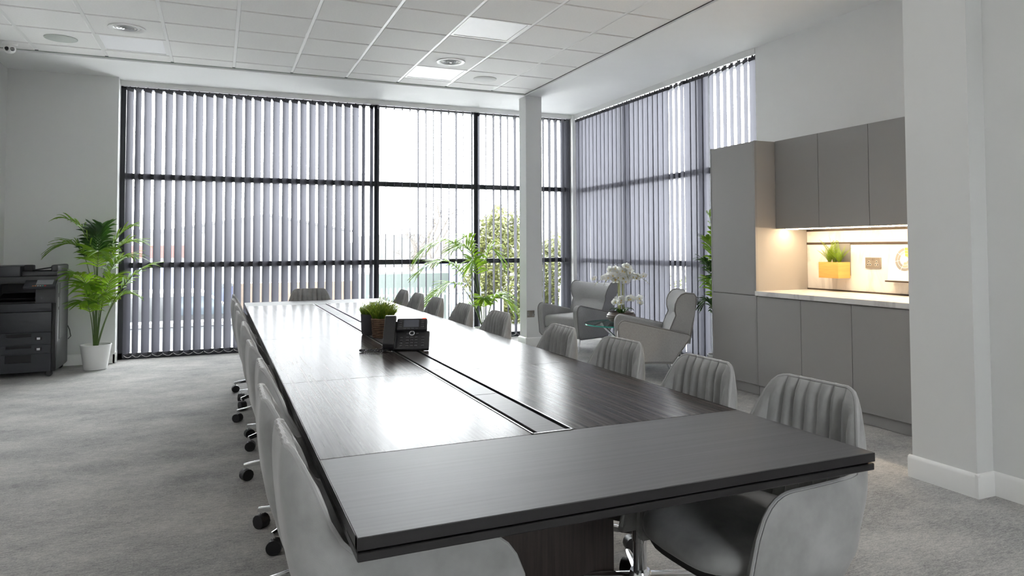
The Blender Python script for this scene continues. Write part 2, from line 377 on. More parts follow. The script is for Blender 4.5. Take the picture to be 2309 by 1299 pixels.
# column near the window
colm = tag(struct(MB().box(5.268, 5.490, .288, .512, 0, ZP).build('column', 'plaster', smooth=False)), 'square white plaster column standing in front of the back window', 'column')
def skirt_profile(L, name, mx, parent=None):
    # L: length along local x, wall face at y=0, protrudes to -y
    t, h = .018, .12
    b = MB().prism([(0,0),(-t,0),(-t,h-.02),(-t+.004,h-.008),(-t+.010,h-.002),(0,h)], 'x', 0, L)
    o = b.build(name, 'gloss_white', parent); o.matrix_world = mx; return struct(o)
def MX(x, y, rz): return Matrix.Translation((x,y,0)) @ Matrix.Rotation(rz, 4, 'Z')
skirt_profile(1.045+.018, 'baseboard_back', MX(XL, YB, 0))
skirt_profile(YB-YR, 'baseboard_left', MX(XL, YR, PI/2))
skirt_profile(.37+.0345, 'baseboard_pier', MX(5.175, -5.342, -PI/2))
skirt_profile(.125+.018, 'baseboard_pier_front', MX(5.1565, -5.73, 0))
skirt_profile(5.73+YR*-1-11.46, 'baseboard_right', MX(5.30, -5.73, -PI/2))
skirt_profile(.222+.036, 'baseboard_column_front', MX(5.2495, .288, 0))
skirt_profile(.224+.0345, 'baseboard_column_side', MX(5.268, .530, -PI/2))
struct(MB().box(.597, .617, YB-.018, WY-.05, 0, .12).build('baseboard_reveal', 'gloss_white', smooth=False))
# white corner post between the two windows, window heads
struct(MB().box(6.435, 6.56, 1.27, 1.44, 0, ZP).build('trim_1', 'gloss_white', smooth=False))
struct(MB().box(.615, 6.44, 1.30, 1.50, 3.172, ZP).build('trim_2', 'gloss_white', smooth=False))
struct(MB().box(6.46, 6.66, -2.655, 1.28, 3.160, ZP).build('trim_3', 'gloss_white', smooth=False))

# ------------------------------------------------------------------ windows
def window(name, horizontal_axis, plane, lo, hi, mulls, zt, transoms):
    w = thing(name, kind='structure', loc=((lo+hi)/2, plane, 0) if horizontal_axis == 'x' else (plane, (lo+hi)/2, 0))
    c = (lo+hi)/2
    def bx(n, a0, a1, d0, d1, z0, z1, m):
        b = MB()
        if horizontal_axis == 'x': b.box(a0-c, a1-c, d0, d1, z0, z1)
        else: b.box(d0, d1, a0-c, a1-c, z0, z1)
        return b.build(n, m, w, smooth=False)
    for a in mulls: bx('mullion', a-.032, a+.032, -.05, .05, 0, zt, 'frame_grey')
    zs = [0.0] + transoms + [zt]
    for z in transoms: bx('transom', lo, hi, -.045, .045, z-.032, z+.032, 'frame_grey')
    bx('sill_rail', lo, hi, -.05, .05, 0, .07, 'frame_grey'); bx('head_rail', lo, hi, -.05, .05, zt-.035, zt, 'frame_grey')
    for i in range(len(mulls)-1):
        for k in range(len(zs)-1):
            bx('pane', mulls[i]+.032, mulls[i+1]-.032, -.006, .006, zs[k]+.032, zs[k+1]-.032, 'window_glass')
    return w
window('window_1', 'x', WY, .62, 6.46, [.636, 3.575, 4.965, 6.43], 3.185, [1.083, 2.123])
window('window_2', 'y', WX, -2.66, 1.36, [1.30, -.06, -1.68, -2.63], 3.185, [1.075, 2.10])

# ------------------------------------------------------------------ vertical blinds
ZH = 3.165; ZB = .035; SW = .127
def slat_mesh():
    b = MB(); n = 4; nz = 14
    H = ZH-ZB-.05
    def P(i, k):
        x = (i/n-.5)*SW; return (x, .006*(1-(2*x/SW)**2), -.05-H*k/nz)
    vs = [P(i,k) for k in range(nz+1) for i in range(n+1)]
    fs = [(k*(n+1)+i, k*(n+1)+i+1, (k+1)*(n+1)+i+1, (k+1)*(n+1)+i) for k in range(nz) for i in range(n)]
    return b.add(vs, fs).mesh('slat', 'blind_fabric')
def hem_mesh():
    b = MB(); h = SW/2
    b.prism([(-h,-.052),(h,-.052),(h,-.012),(.036,-.012),(.022,-.022),(.012,-.012),(.008,.0),(-.008,.0),(-.012,-.012),(-.022,-.022),(-.036,-.012),(-h,-.012)], 'y', .0005, .0075)
    return b.mesh('hem', 'blind_hem', smooth=False)
def weight_mesh():
    z = -(ZH-ZB); h = SW/2
    return MB().box(-h+.002, h-.002, .0015, .0065, z, z+.034).mesh('weight', 'blind_hem', smooth=False)
SLAT, HEM, WEIGHT = slat_mesh(), hem_mesh(), weight_mesh()
def blind(label, p0, p1, slats, group=None):
    # p0,p1: ends of the headrail in plan ; slats: list of (plan point, world angle of slat direction)
    root = thing('vertical_blind', label, 'blind', ((p0[0]+p1[0])/2, (p0[1]+p1[1])/2, 0), 0)
    ox, oy = root.location.x, root.location.y
    b = MB(); d = Vector((p1[0]-p0[0], p1[1]-p0[1], 0)); n = Vector((-d.y, d.x, 0)).normalized()*.02
    a0 = Vector((p0[0]-ox, p0[1]-oy, 0)); a1 = Vector((p1[0]-ox, p1[1]-oy, 0))
    vs = [a0-n, a1-n, a1+n, a0+n]
    b.add([(v.x,v.y,ZH) for v in vs]+[(v.x,v.y,ZH+.03) for v in vs], [(3,2,1,0),(4,5,6,7),(0,1,5,4),(1,2,6,5),(2,3,7,6),(3,0,4,7)])
    b.build('headrail', 'headrail_white', root, smooth=False)
    ch = {-1: MB(), 1: MB()}; prev = None
    for (pt, ang) in slats:
        s = inst('slat', SLAT, root, (pt[0]-ox, pt[1]-oy, ZH), (random.gauss(0,.0012), random.gauss(0,.0012), ang))
        inst('hem', HEM, s); inst('weight', WEIGHT, s)
        zc = ZB+.022; dv = Vector((math.cos(ang), math.sin(ang), 0))*(SW*.42); pc = Vector((pt[0]-ox, pt[1]-oy, zc))
        for sg in (-1, 1):
            c = pc + dv*sg
            if prev and prev.get(sg) is not None:
                q = prev[sg]; pts = []
                for t in range(7):
                    tt = t/6; p = q.lerp(c, tt); p.z -= .05*math.sin(PI*tt)*.55; p.z = max(p.z, .006); pts.append(p)
                ch[sg].tube(pts, .0022, 4, cap=False)
        prev = {-1: pc-dv, 1: pc+dv}
    for sg in (-1, 1): ch[sg].build('bead_chain', 'blind_chain', root)
    return root
BYB = 1.335
xs1 = [.713,.797,.895,1.006,1.118,1.225,1.337,1.443,1.553,1.665,1.771,1.881,1.987,2.098,2.209,2.316,2.425,2.534,2.64,2.751,2.858,2.968,3.076,3.187,3.292,3.397,3.50]
sl = []
for i, x in enumerate(xs1):
    va = math.degrees(math.atan2(x-1.66, BYB+8.187))
    a = va + 41 + random.gauss(0, 1.6)
    if i in (0,): a = va+36
    if i == 1: a = va+30
    if i in (25,26): a = va + 20
    sl.append(((x, BYB), math.radians(90-a)))
blind('tall grey vertical blind with half open slats at the left of the back window', (.64,BYB), (3.555,BYB), sl)
xs2 = [3.59,3.691,3.803,3.912,4.019,4.127,4.233,4.342,4.45,4.558,4.665,4.764,4.89]
an2 = [20,15.5,14.5,14.2,14.0,9,10.5,13.5,12,14.5,9.5,14,12.5]
va2 = lambda x: math.degrees(math.atan2(x-1.66, BYB+8.187))
an2 = [va2(x)-o for x,o in zip(xs2, [-13,3,3,3.2,3.5,10,8.5,5,8.5,6,13,6,7])]
blind('grey vertical blind turned fully open behind the tall palm, middle of the back window', (3.58,BYB), (4.93,BYB), [((x,BYB), math.radians(90-a)) for x,a in zip(xs2,an2)])
xs3 = [4.991,5.102,5.213,5.322,5.429,5.541,5.65,5.76,5.87,5.987,6.086,6.187,6.296,6.375]
an3 = [8,16.5,13.5,14.5,17,11,14,14,14,14,11,9,2,-12]
an3 = [va2(x)-o for x,o in zip(xs3, [16,6,13,12,8.5,19,12,12,12,13,19,23,30,40])]
blind('grey vertical blind turned fully open on both sides of the white column', (4.95,BYB), (6.42,BYB), [((x,BYB), math.radians(90-a)) for x,a in zip(xs3,an3)])
BXR = 6.485
sl = []; y = 1.215; k = 0
while y > -2.62:
    if y > -1.10: ph = random.choice([0,1,2,2.5]) + random.gauss(0,.4)
    elif y > -1.50: ph = 17 + random.gauss(0,2)
    elif y > -1.80: ph = -3 + random.gauss(0,2)
    else: ph = random.choice([20,22,19,6,24])
    if abs(y+.55) < .05: ph = 5
    sl.append(((BXR, y), math.radians(90-ph))); y -= .109
blind('lavender grey vertical blind drawn nearly closed across the right hand window', (BXR,1.26), (BXR,-2.64), sl)

# ------------------------------------------------------------------ ceiling fittings
PANELS = [(.9,-.3,'square white ceiling light panel near the dome camera'), (3.9,-.3,'square white ceiling light panel in the last full row before the white column'), (3.9,-2.1,'square white ceiling light panel nearest the viewer, behind the round air vent'),
  (.9,-2.1,'square white ceiling light panel above the left side of the room, second from the window')]
for k in range(4):  # panels out of view, added and lit to brighten the near end
    for x in (.9, 3.9): PANELS.append((x, -3.9-1.8*k, 'unseen square ceiling panel lit as added fill in the %s row, %s from the back window' % ('left' if x < 2 else 'right', ('third','fourth','fifth','sixth')[k])))
for (x, y, lab) in PANELS:
    t = thing('ceiling_light', lab, 'ceiling light', (x,y,ZT), 0, 'ceiling light panels')
    b = MB()
    for (a0,a1,c0,c1) in ((-.288,.288,-.288,-.262),(-.288,.288,.262,.288),(-.288,-.262,-.262,.262),(.262,.288,-.262,.262)): b.box(a0,a1,c0,c1,-.004,.02)
    b.build('frame', 'runner_white', t, smooth=False)
    MB().box(-.262,.262,-.262,.262,.0,.006).build('diffuser', 'panel_fill' if y < -3.5 else 'panel_acrylic', t, smooth=False)
for (x, y, lab) in ((.9,-.9,'round metal air vent in the ceiling at the left'), (3.9,-.9,'round metal air vent in the ceiling between two light panels')):
    t = thing('air_vent', lab, 'air vent', (x,y,ZT), 0, 'ceiling air vents')
    MB().lathe([(.112,.0),(.150,-.004),(.152,-.014),(.140,-.016),(.115,-.006),(.112,.0)], 40, caps=False).build('rim', 'runner_white', t)
    for r, z in ((.110,-.006),(.085,-.010),(.060,-.014),(.036,-.018)):
        MB().lathe([(r,.012),(r-.002,z),(r-.018,z+.014),(r-.020,.02)], 36, caps=False).build('cone', 'diffuser_metal', t)
    MB().lathe([(.0001,-.02),(.014,-.018),(.018,.004)], 20).build('hub', 'diffuser_metal', t)
    MB().lathe([(.0001,.019),(.112,.019)], 32).build('duct', 'print_grey', t)
for (x, y, m, lab) in ((.3,-.3,'speaker_grille','round grey-green speaker grille in the ceiling above the copier'), (4.5,-.3,'speaker_pale','round off white speaker grille in the ceiling near the column')):
    t = thing('ceiling_speaker', lab, 'speaker', (x,y,ZT), 0, 'ceiling speakers')
    MB().lathe([(.0001,-.012),(.122,-.012),(.128,-.009)], 40).build('grille', m, t)
    MB().lathe([(.128,-.009),(.134,-.010),(.136,-.002)], 40).build('rim', m, t)
t = thing('dome_camera', 'small white security camera on the ceiling in the far left corner', 'camera', (-.17,.06,ZT-.004))
MB().lathe([(.0001,0),(.062,0),(.062,-.022),(.055,-.030),(.0001,-.030)], 32).build('mount', 'gloss_white', t)
MB().ball((0,-.005,-.058), .050, 24, 14).build('ball', 'gloss_white', t)
for sx in (-.022, .022):
    b = MB(); b.M = Matrix.Translation((sx+.008,-.047,-.070)) @ Matrix.Rotation(math.radians(72), 4, 'X'); b.lathe([(.0001,.012),(.0165,.012),(.0165,-.01)], 20)
    b.build('lens', 'black_plastic' if sx < 0 else 'print_grey', t)

# ------------------------------------------------------------------ conference table
TX0, TX1, TY0, TY1 = 1.897, 3.195, -6.842, -.668
tb = thing('conference_table', 'long dark wood conference table with a cable channel along its middle', 'table', ((TX0+TX1)/2, (TY0+TY1)/2, 0))
tx, ty = tb.location.x, tb.location.y
def tp(name, x0, x1, y0, y1, z0, z1, m, bev=.0015): return MB().rbox(x0-tx, x1-tx, y0-ty, y1-ty, z0, z1, bev, 1).build(name, m, tb)
seams = [-6.312, -5.212, -3.758, -2.304, -1.160]
SL0, SL1 = 2.476, 2.604
g = .0009
for (a, c) in ((TY0, seams[0]), (seams[-1], TY1)): tp('end_panel', TX0, TX1, a+g, c-g, .7275, .75, 'table_wood_end')
for k in range(4):
    tp('top_panel', TX0, SL0, seams[k]+g, seams[k+1]-g, .7275, .75, 'table_wood')
    tp('top_panel', SL1, TX1, seams[k]+g, seams[k+1]-g, .7275, .75, 'table_wood')
E2 = .0008
b = MB(); X0,X1,Y0,Y1 = TX0-tx, TX1-tx, TY0-ty, TY1-ty
b.box(X0-E2, X1+E2, Y0-E2, Y0+.02, .7270, .7488).box(X0-E2, X1+E2, Y1-.02, Y1+E2, .7270, .7488).box(X0-E2, X0+.02, Y0, Y1, .7270, .7488).box(X1-.02, X1+E2, Y0, Y1, .7270, .7488)
b.build('edge_band', 'table_edge', tb, smooth=False)
MB().box(X0+.01, X1-.01, Y0+.01, Y1-.01, .7225, .7272).build('shadow_groove', 'black_matte', tb, smooth=False)
MB().rbox(X0, X1, Y0, Y1, .705, .7225, .002, 1).build('sub_top', 'table_edge', tb)
# channel
b = MB(); s0, s1, c0, c1 = SL0-tx, SL1-tx, seams[0]-ty, seams[-1]-ty
for q in ((s0, s0+.004, c0, c1), (s1-.004, s1, c0, c1), (s0, s1, c0, c0+.005), (s0, s1, c1-.005, c1)): b.box(*q, .735, .7518)
b.build('channel_trim', 'steel', tb, smooth=False)
MB().box(s0, s1, c0, c1, .728, .732).build('channel_tray', 'black_matte', tb, smooth=False)
nl = 9; ll = (c1-c0-.02)/nl
for k in range(nl):
    MB().rbox(s0+.022, s1-.016, c0+.010+k*ll+.0015, c0+.010+(k+1)*ll-.0015, .741, .7490, .0008, 1).build('cable_lid', 'lid_wood', tb)
for y in (-5.86, -3.755, -1.55):
    MB().rbox(2.09-tx, 2.995-tx, y-ty, y+.30-ty if y < -1.6 else y-.30-ty+.6, 0, .705, .003, 1).build('pedestal', 'pedestal_wood', tb)

# ------------------------------------------------------------------ swivel chairs
def sstep(a, b, x):
    t = max(0, min(1, (x-a)/(b-a))); return t*t*(3-2*t)
def chair_shell():
    # plan path: from right arm front, around the back, to the left arm front (chair faces +x)
    HW, XB, R, XF = .262, -.255, .15, .205
    path = []
    def seg(p, q, n):
        for i in range(n): t = i/n; path.append((p[0]+(q[0]-p[0])*t, p[1]+(q[1]-p[1])*t))
    seg((XF,-HW), (XB+R,-HW), 16)
    for i in range(12): a = -PI/2 - (PI/2)*i/12; path.append((XB+R+R*math.cos(a), -HW+R+R*math.sin(a)))
    seg((XB,-HW+R), (XB,HW-R), 40)
    for i in range(12): a = PI - (PI/2)*i/12; path.append((XB+R+R*math.cos(a), HW-R+R*math.sin(a)))
    seg((XB+R,HW), (XF,HW), 16); path.append((XF,HW))
    N = len(path)
    ZBOT, ZARM, ZTOP = .385, .655, .858
    def ztop(p):
        x, y = p; ay = abs(y)
        z = ZARM
        # rise to the back with rounded shoulders
        back = 1 - sstep(-.245, -.150, x)
        d = max(0, ay-.125)/.125
        sh = math.sqrt(max(0, 1-min(1,d)**2.6))
        zb = ZARM + (ZTOP-ZARM)*max(sh, 0)
        z = max(z, z+(zb-z)*back)
        # arm front rounds down
        if x > .05:
            u = (x-.05)/(XF-.05); z = ZBOT+.02 + (z-ZBOT-.02)*math.sqrt(max(0, 1-u**3.2))
        return z
    M = 14
    nrm = []
    for i in range(N):
        a = path[max(0,i-1)]; c = path[min(N-1,i+1)]; tx_, ty_ = c[0]-a[0], c[1]-a[1]; l = math.hypot(tx_,ty_); nrm.append((-ty_/l, tx_/l))
    # inward normal check: at right arm moving -x, left normal = (0,-1)?  choose the one pointing to the centre
    for i in range(N):
        if nrm[i][0]*(0-path[i][0]) + nrm[i][1]*(0-path[i][1]) < 0: nrm[i] = (-nrm[i][0], -nrm[i][1])
    def outer(i, t):
        x, y = path[i]; zt = ztop(path[i]); z = ZBOT + (zt-ZBOT)*t; h = (z-.44)/.42
        backness = 1 - sstep(-.25, .05, x)
        lean = -.055*max(0,h)*backness + .03*max(0, (.47-z)/.09)*backness
        narrow = 1 - .12*max(0,h)**1.5*backness
        flare = 1 + .05*max(0,min(h,.5))*(1-backness) - .10*max(0,(.45-z)/.07)
        bulge = .020*(1-t**7)*sstep(.47,.62,z)*backness
        return Vector((x+lean-nrm[i][0]*bulge, y*narrow*flare-nrm[i][1]*bulge, z))
    def inner(i, t):
        p = outer(i, t); x, y = path[i]; n = Vector((nrm[i][0], nrm[i][1], 0))
        th = .026
        if abs(y) < .235 and x < -.12:
            kk = (y+.235)/.0522; th = .022 + .020*abs(math.sin(PI*kk))**.55
            th *= 1 - .55*sstep(.90, 1.0, t)
        else: th = .028 - .010*sstep(.9,1,t)
        q = p + n*(th+.018*(1-t**7)*sstep(.47,.62,p.z)*(1-sstep(-.25,.05,x))*.85); q.z = p.z + .001 - .004*t; return q
    b = MB(); W = M+1
    vo = [outer(i, k/M) for i in range(N) for k in range(W)]
    vi = [inner(i, k/M) for i in range(N) for k in range(W)]
    b.add(vo, [(i*W+k, (i+1)*W+k, (i+1)*W+k+1, i*W+k+1) for i in range(N-1) for k in range(M)])
    b.add(vi, [(i*W+k, i*W+k+1, (i+1)*W+k+1, (i+1)*W+k) for i in range(N-1) for k in range(M)])
    o = len(vo); # bridge rim, bottom and ends
    b.f += [(i*W+M, (i+1)*W+M, o+(i+1)*W+M, o+i*W+M) for i in range(N-1)]; b.mi += [0]*(N-1)
    b.f += [(i*W, o+i*W, o+(i+1)*W, (i+1)*W) for i in range(N-1)]; b.mi += [0]*(N-1)
    for i in (0, N-1): b.f += [(i*W+k, i*W+k+1, o+i*W+k+1, o+i*W+k) for k in range(M)]; b.mi += [0]*M
    pipe = MB(); pts = [(outer(i,1)*.5+inner(i,1)*.5) + Vector((0,0,.001)) for i in range(N)]
    pipe.tube(pts, .0062, 7)
    return b.mesh('backrest', 'velvet', angle=60), pipe.mesh('piping', 'velvet_piping')
def seat_mesh():
    b = MB(); n, m = 28, 10
    def outline(a):
        e = 3.4; c, s = math.cos(a), math.sin(a)
        r = (abs(c)**e + abs(s)**e)**(-1/e); return (.02+.245*r*c, .232*r*s)
    prof = [(.0,.435),(.80,.435),(.93,.440),(.985,.452),(1.0,.468),(.985,.486),(.94,.498),(.82,.506),(.5,.512),(.0,.514)]
    vs = []; fs = []; N = 48
    for (r, z) in prof:
        for k in range(N):
            x, y = outline(2*PI*k/N); vs.append((.02+(x-.02)*max(r,1e-4), y*max(r,1e-4), z - .012*max(0,(x-.1)/.16)**2*r))
    for i in range(len(prof)-1):
        for k in range(N): fs.append((i*N+k, i*N+(k+1)%N, (i+1)*N+(k+1)%N, (i+1)*N+k))
    return b.add(vs, fs).mesh('seat', 'velvet', angle=70)
def under_mesh():
    b = MB(); N = 40; vs = []; fs = []
    prof = [(.0,.372),(.55,.372),(.80,.384),(.95,.405),(1.0,.435),(.97,.442),(0,.442)]
    for (r, z) in prof:
        for k in range(N):
            a = 2*PI*k/N; e = 3.2; c, s = math.cos(a), math.sin(a); q = (abs(c)**e+abs(s)**e)**(-1/e)
            vs.append((.0+.25*q*c*max(r,1e-4), .245*q*s*max(r,1e-4), z))
    for i in range(len(prof)-1):
        for k in range(N): fs.append((i*N+k, i*N+(k+1)%N, (i+1)*N+(k+1)%N, (i+1)*N+k))
    return b.add(vs, fs).mesh('seat_base', 'seat_under')
SHELL, PIPE = chair_shell()
SEAT, UNDER = seat_mesh(), under_mesh()
COLUMN = MB().lathe([(.0001,.075),(.019,.075),(.019,.12),(.024,.12),(.024,.24),(.027,.242),(.027,.385),(.0001,.385)], 20).mesh('gas_column', 'chrome')
HUB = MB().lathe([(.0001,.085),(.034,.085),(.040,.10),(.040,.128),(.034,.142),(.0001,.142)], 20).mesh('hub', 'chrome')
def leg_mesh():
    b = MB(); n = 6; vs = []; fs = []
    for i in range(n+1):
        t = i/n; x = .022+.268*t; w_ = .021-.010*t; zt = .132-.040*t; zb = zt-.034+.014*t
        vs += [(x,-w_,zb),(x,w_,zb),(x,w_*.95,zt-.005),(x,w_*.4,zt),(x,-w_*.4,zt),(x,-w_*.95,zt-.005)]
    for i in range(n):
        for k in range(6): fs.append((i*6+k, i*6+(k+1)%6, (i+1)*6+(k+1)%6, (i+1)*6+k))
    fs += [tuple(range(5,-1,-1)), tuple(n*6+k for k in range(6))]
    b.add(vs, fs); b.lathe([(.0001,.058),(.0065,.058),(.0065,.085),(.0001,.085)], 10, .280, 0, 0)
    return b.mesh('leg', 'chrome')
def castor_mesh():
    b = MB()
    for s in (-1, 1):
        b.M = Matrix.Translation((0,s*.013,.029)) @ Matrix.Rotation(PI/2,4,'X'); b.lathe([(.0001,-.0095),(.023,-.0095),(.0285,-.006),(.0285,.006),(.023,.0095),(.0001,.0095)], 20)
    b.M = None
    b.box(-.010,.010,-.0035,.0035,.020,.060); b.lathe([(.0001,.046),(.012,.050),(.012,.060),(.0001,.062)], 12)
    b.M = Matrix.Translation((-.004,0,.030)) @ Matrix.Rotation(PI/2,4,'X')
    b.lathe([(.024,-.024),(.0315,-.023),(.0315,.023),(.024,.024)][1:3], 12)
    return b.mesh('castor', 'black_plastic')
LEG, CASTOR = leg_mesh(), castor_mesh()
def swivel_chair(x, y, face, label, spin, group):
    t = thing('swivel_chair', label, 'chair', (x,y,0), face, group)
    s = inst('backrest', SHELL, t); inst('piping', PIPE, s)
    inst('seat', SEAT, t); inst('seat_base', UNDER, t); inst('gas_column', COLUMN, t); inst('hub', HUB, t)
    for k in range(5):
        a = spin + 2*PI*k/5
        l = inst('leg', LEG, t, (0,0,0), (0,0,a))
        inst('castor', CASTOR, l, (.280,0,0), (0,0,random.uniform(0,2*PI)))
    return t
ordn = ['nearest the viewer','second from the viewer','third from the viewer','fourth from the viewer','fifth from the viewer','sixth from the viewer','third from the far end','second from the far end','last at the far end']
LY = [-6.435,-5.93,-5.38,-4.76,-3.88,-3.10,-2.40,-1.80,-1.22]
LX = [2.098,2.083,2.105,2.094,2.092,2.086,2.088,2.075,2.092]
RY = [-6.50,-5.98,-5.39,-4.76,-3.86,-3.13,-2.40,-1.79,-1.22]
for i, y in enumerate(LY):
    swivel_chair(LX[i], y, random.uniform(-.04,.04), 'grey velvet swivel chair on the left side of the table, '+ordn[i], (PI if i%2 == 0 else 0)+random.uniform(-.08,.08), 'chairs along the left side of the table')
for i, y in enumerate(RY):
    swivel_chair(3.058 if i == 0 else 3.030, y, PI+random.uniform(-.04,.04), 'grey velvet swivel chair on the right side of the table, '+ordn[i], (PI if i%2 else 0)+random.uniform(-.08,.08), 'chairs along the right side of the table')
swivel_chair(2.52, -.80, -PI/2, 'grey velvet swivel chair at the head of the table in front of the blind', .3, 'chair at the head of the table')

# ------------------------------------------------------------------ kitchenette
KX = 5.87
def door(parent, y0, y1, z0, z1, x=KX, px=0, py=0):
    g = .0018
    return MB().rbox(x-px, x+.019-px, y0+g-py, y1-g-py, z0+g, z1-g, .0012, 1).build('door', 'cabinet_grey', parent)
t = thing('tall_cabinet', 'tall grey cupboard with two flat doors beside the right window', 'cabinet', (6.16,-3.01,0)); px, py = 6.16, -3.01
MB().box(KX+.02-px, XR-px-.002, -3.312-py, -2.71-py, .085, 2.183).build('body', 'cabinet_carcass', t, smooth=False)
door(t, -3.300, -2.722, .088, .848, KX, px, py); door(t, -3.300, -2.722, .852, 2.180, KX, px, py)
MB().box(KX-.001-px, KX+.02-px, -3.314-py, -3.301-py, .085, 2.183).build('side_panel', 'cabinet_grey', t, smooth=False)
MB().box(KX-.001-px, KX+.02-px, -2.721-py, -2.708-py, .085, 2.183).build('side_panel', 'cabinet_grey', t, smooth=False)
MB().box(KX+.02-px, KX+.05-px, -3.31-py, -2.71-py, 0.003, .085).build('plinth', 'cabinet_grey', t, smooth=False)
yb = [-3.316, -3.822, -4.320, -4.826, -5.352]
yw = [-3.314, -3.806, -4.300, -4.796, -5.352]
blab = ['grey base cupboard under the worktop next to the tall cupboard', 'grey base cupboard under the worktop, middle of the three in view', 'grey base cupboard under the worktop next to the white pier', 'grey filler cupboard under the worktop hidden behind the pier']
wlab = ['grey wall cupboard next to the tall cupboard', 'grey wall cupboard, middle of the three in view, above the planter', 'grey wall cupboard next to the white pier', 'grey filler wall cupboard hidden behind the pier']
for k in range(4):
    yc = (yb[k]+yb[k+1])/2
    t = thing('base_cabinet', blab[k], 'cabinet', (6.16,yc,0), 0, 'base cupboards')
    MB().box(KX+.02-6.16, XR-.002-6.16, yb[k+1]-yc+.0005, yb[k]-yc-.0005, .085, .848).build('body', 'cabinet_carcass', t, smooth=False)
    door(t, yb[k+1], yb[k], .088, .845, KX, 6.16, yc)
    MB().box(KX+.02-6.16, KX+.05-6.16, yb[k+1]-yc, yb[k]-yc, .003, .085).build('plinth', 'cabinet_grey', t, smooth=False)
    yc = (yw[k]+yw[k+1])/2
    t = thing('wall_cabinet', wlab[k], 'cabinet', (6.28,yc,1.42), 0, 'wall cupboards')
    MB().box(6.115-6.28, XR-.002-6.28, yw[k+1]-yc+.0005, yw[k]-yc-.0005, .004, .77).build('body', 'cabinet_carcass', t, smooth=False)
    door(t, yw[k+1], yw[k], 0, .768, 6.095, 6.28, yc)
wt = MB().rbox(5.852, XR-.02, -5.355, -3.3135, .850, .890, .002, 1).build('worktop', 'marble'); tag(wt, 'pale marble effect worktop across the grey base cupboards', 'worktop')
sp = thing('splashback', 'pale marble effect splashback lit by the warm strip light', 'splashback', (XR-.01,-4.3,.89))
def spp(n, x0, x1, y0, y1, z0, z1, m): return MB().box(x0-XR+.01, x1-XR+.01, y0+4.3, y1+4.3, z0-.89, z1-.89).build(n, m, sp, smooth=False)
spp('lower_panel', 6.450, 6.468, -5.355, -3.3135, .902, 1.284, 'marble')
spp('upper_panel', 6.450, 6.468, -5.355, -3.3135, 1.303, 1.398, 'marble')
spp('rail', 6.444, 6.468, -5.355, -3.3135, .8905, .902, 'rail_brown')
spp('rail', 6.444, 6.468, -5.355, -3.3135, 1.284, 1.303, 'rail_brown')
spp('rail', 6.444, 6.468, -5.355, -3.3135, 1.398, 1.4185, 'rail_brown')
led = thing('strip_light', 'thin warm strip light under the grey wall cupboards', 'strip light', (6.19,-4.33,1.42))
MB().box(-.014,.014,-1.0,1.0,.0005,.0038).build('housing', 'headrail_white', led, smooth=False)
MB().box(-.010,.010,-.99,.99,-.006,.0005).build('diffuser', 'led_warm', led, smooth=False)
# planter on the rail
pl = thing('wall_planter', 'honey coloured wooden planter box hung on the splashback rail', 'planter', (6.38,-3.70,1.005))
b = MB(); X0,X1,Y0,Y1 = 6.305-6.38, 6.440-6.38, -.095, .115
b.rbox(X0, X0+.010, Y0, Y1, 0, .132, .001, 1).rbox(X1-.010, X1, Y0, Y1, 0, .132, .001, 1).rbox(X0+.010, X1-.010, Y0, Y0+.010, 0, .132, .001, 1).rbox(X0+.010, X1-.010, Y1-.010, Y1, 0, .132, .001, 1).box(X0+.01, X1-.01, Y0+.01, Y1-.01, 0, .01)
b.build('box', 'planter_wood', pl)
MB().box(X0+.01, X1-.01, Y0+.01, Y1-.01, .01, .112).build('soil', 'soil', pl, smooth=False)
MB().box(X1+.001, X1+.007, Y0, Y1-.045, .02, .285).build('hanger', 'print_grey', pl, smooth=False)
def fern(x, y, z, n, h, seed, label, m='fern_leaf'):
    random.seed(seed); t = thing('fern', label, 'plant', (x,y,z), 0, 'ferns in the wooden planter')
    for k in range(n):
        a = random.uniform(0, 2*PI); L = h*random.uniform(.7,1.1); lean = random.uniform(.15,.75)
        b = MB(); pts = []
        for i in range(9):
            s = i/8; pts.append(Vector((math.cos(a)*L*lean*s**1.5, math.sin(a)*L*lean*s**1.5, L*(s-.30*lean*s*s))))
        b.tube(pts, [.0014*(1-.7*i/8) for i in range(9)], 4)
        side = Vector((-math.sin(a), math.cos(a), 0))
        for i in range(1, 9):
            for f in (0, .5):
                s = min(1, (i-1+f)/8+.1); p = pts[min(8,int(s*8))].lerp(pts[min(8,int(s*8)+1)], s*8-int(s*8)); wl = .026*math.sin(PI*min(1,s*.9+.08))*h/.2
                d = (pts[min(8,int(s*8)+1)]-pts[max(0,int(s*8)-1)]).normalized()
                for sg in (-1,1):
                    q = p + side*sg*wl + d*wl*.7; r = p + d*.008
                    m1 = p.lerp(q,.5) + d*.005; m2 = p.lerp(q,.5) - d*.004
                    b.add([p, m2, q, m1], [(0,1,2,3)])
        b.build('frond', m, t)
    return t
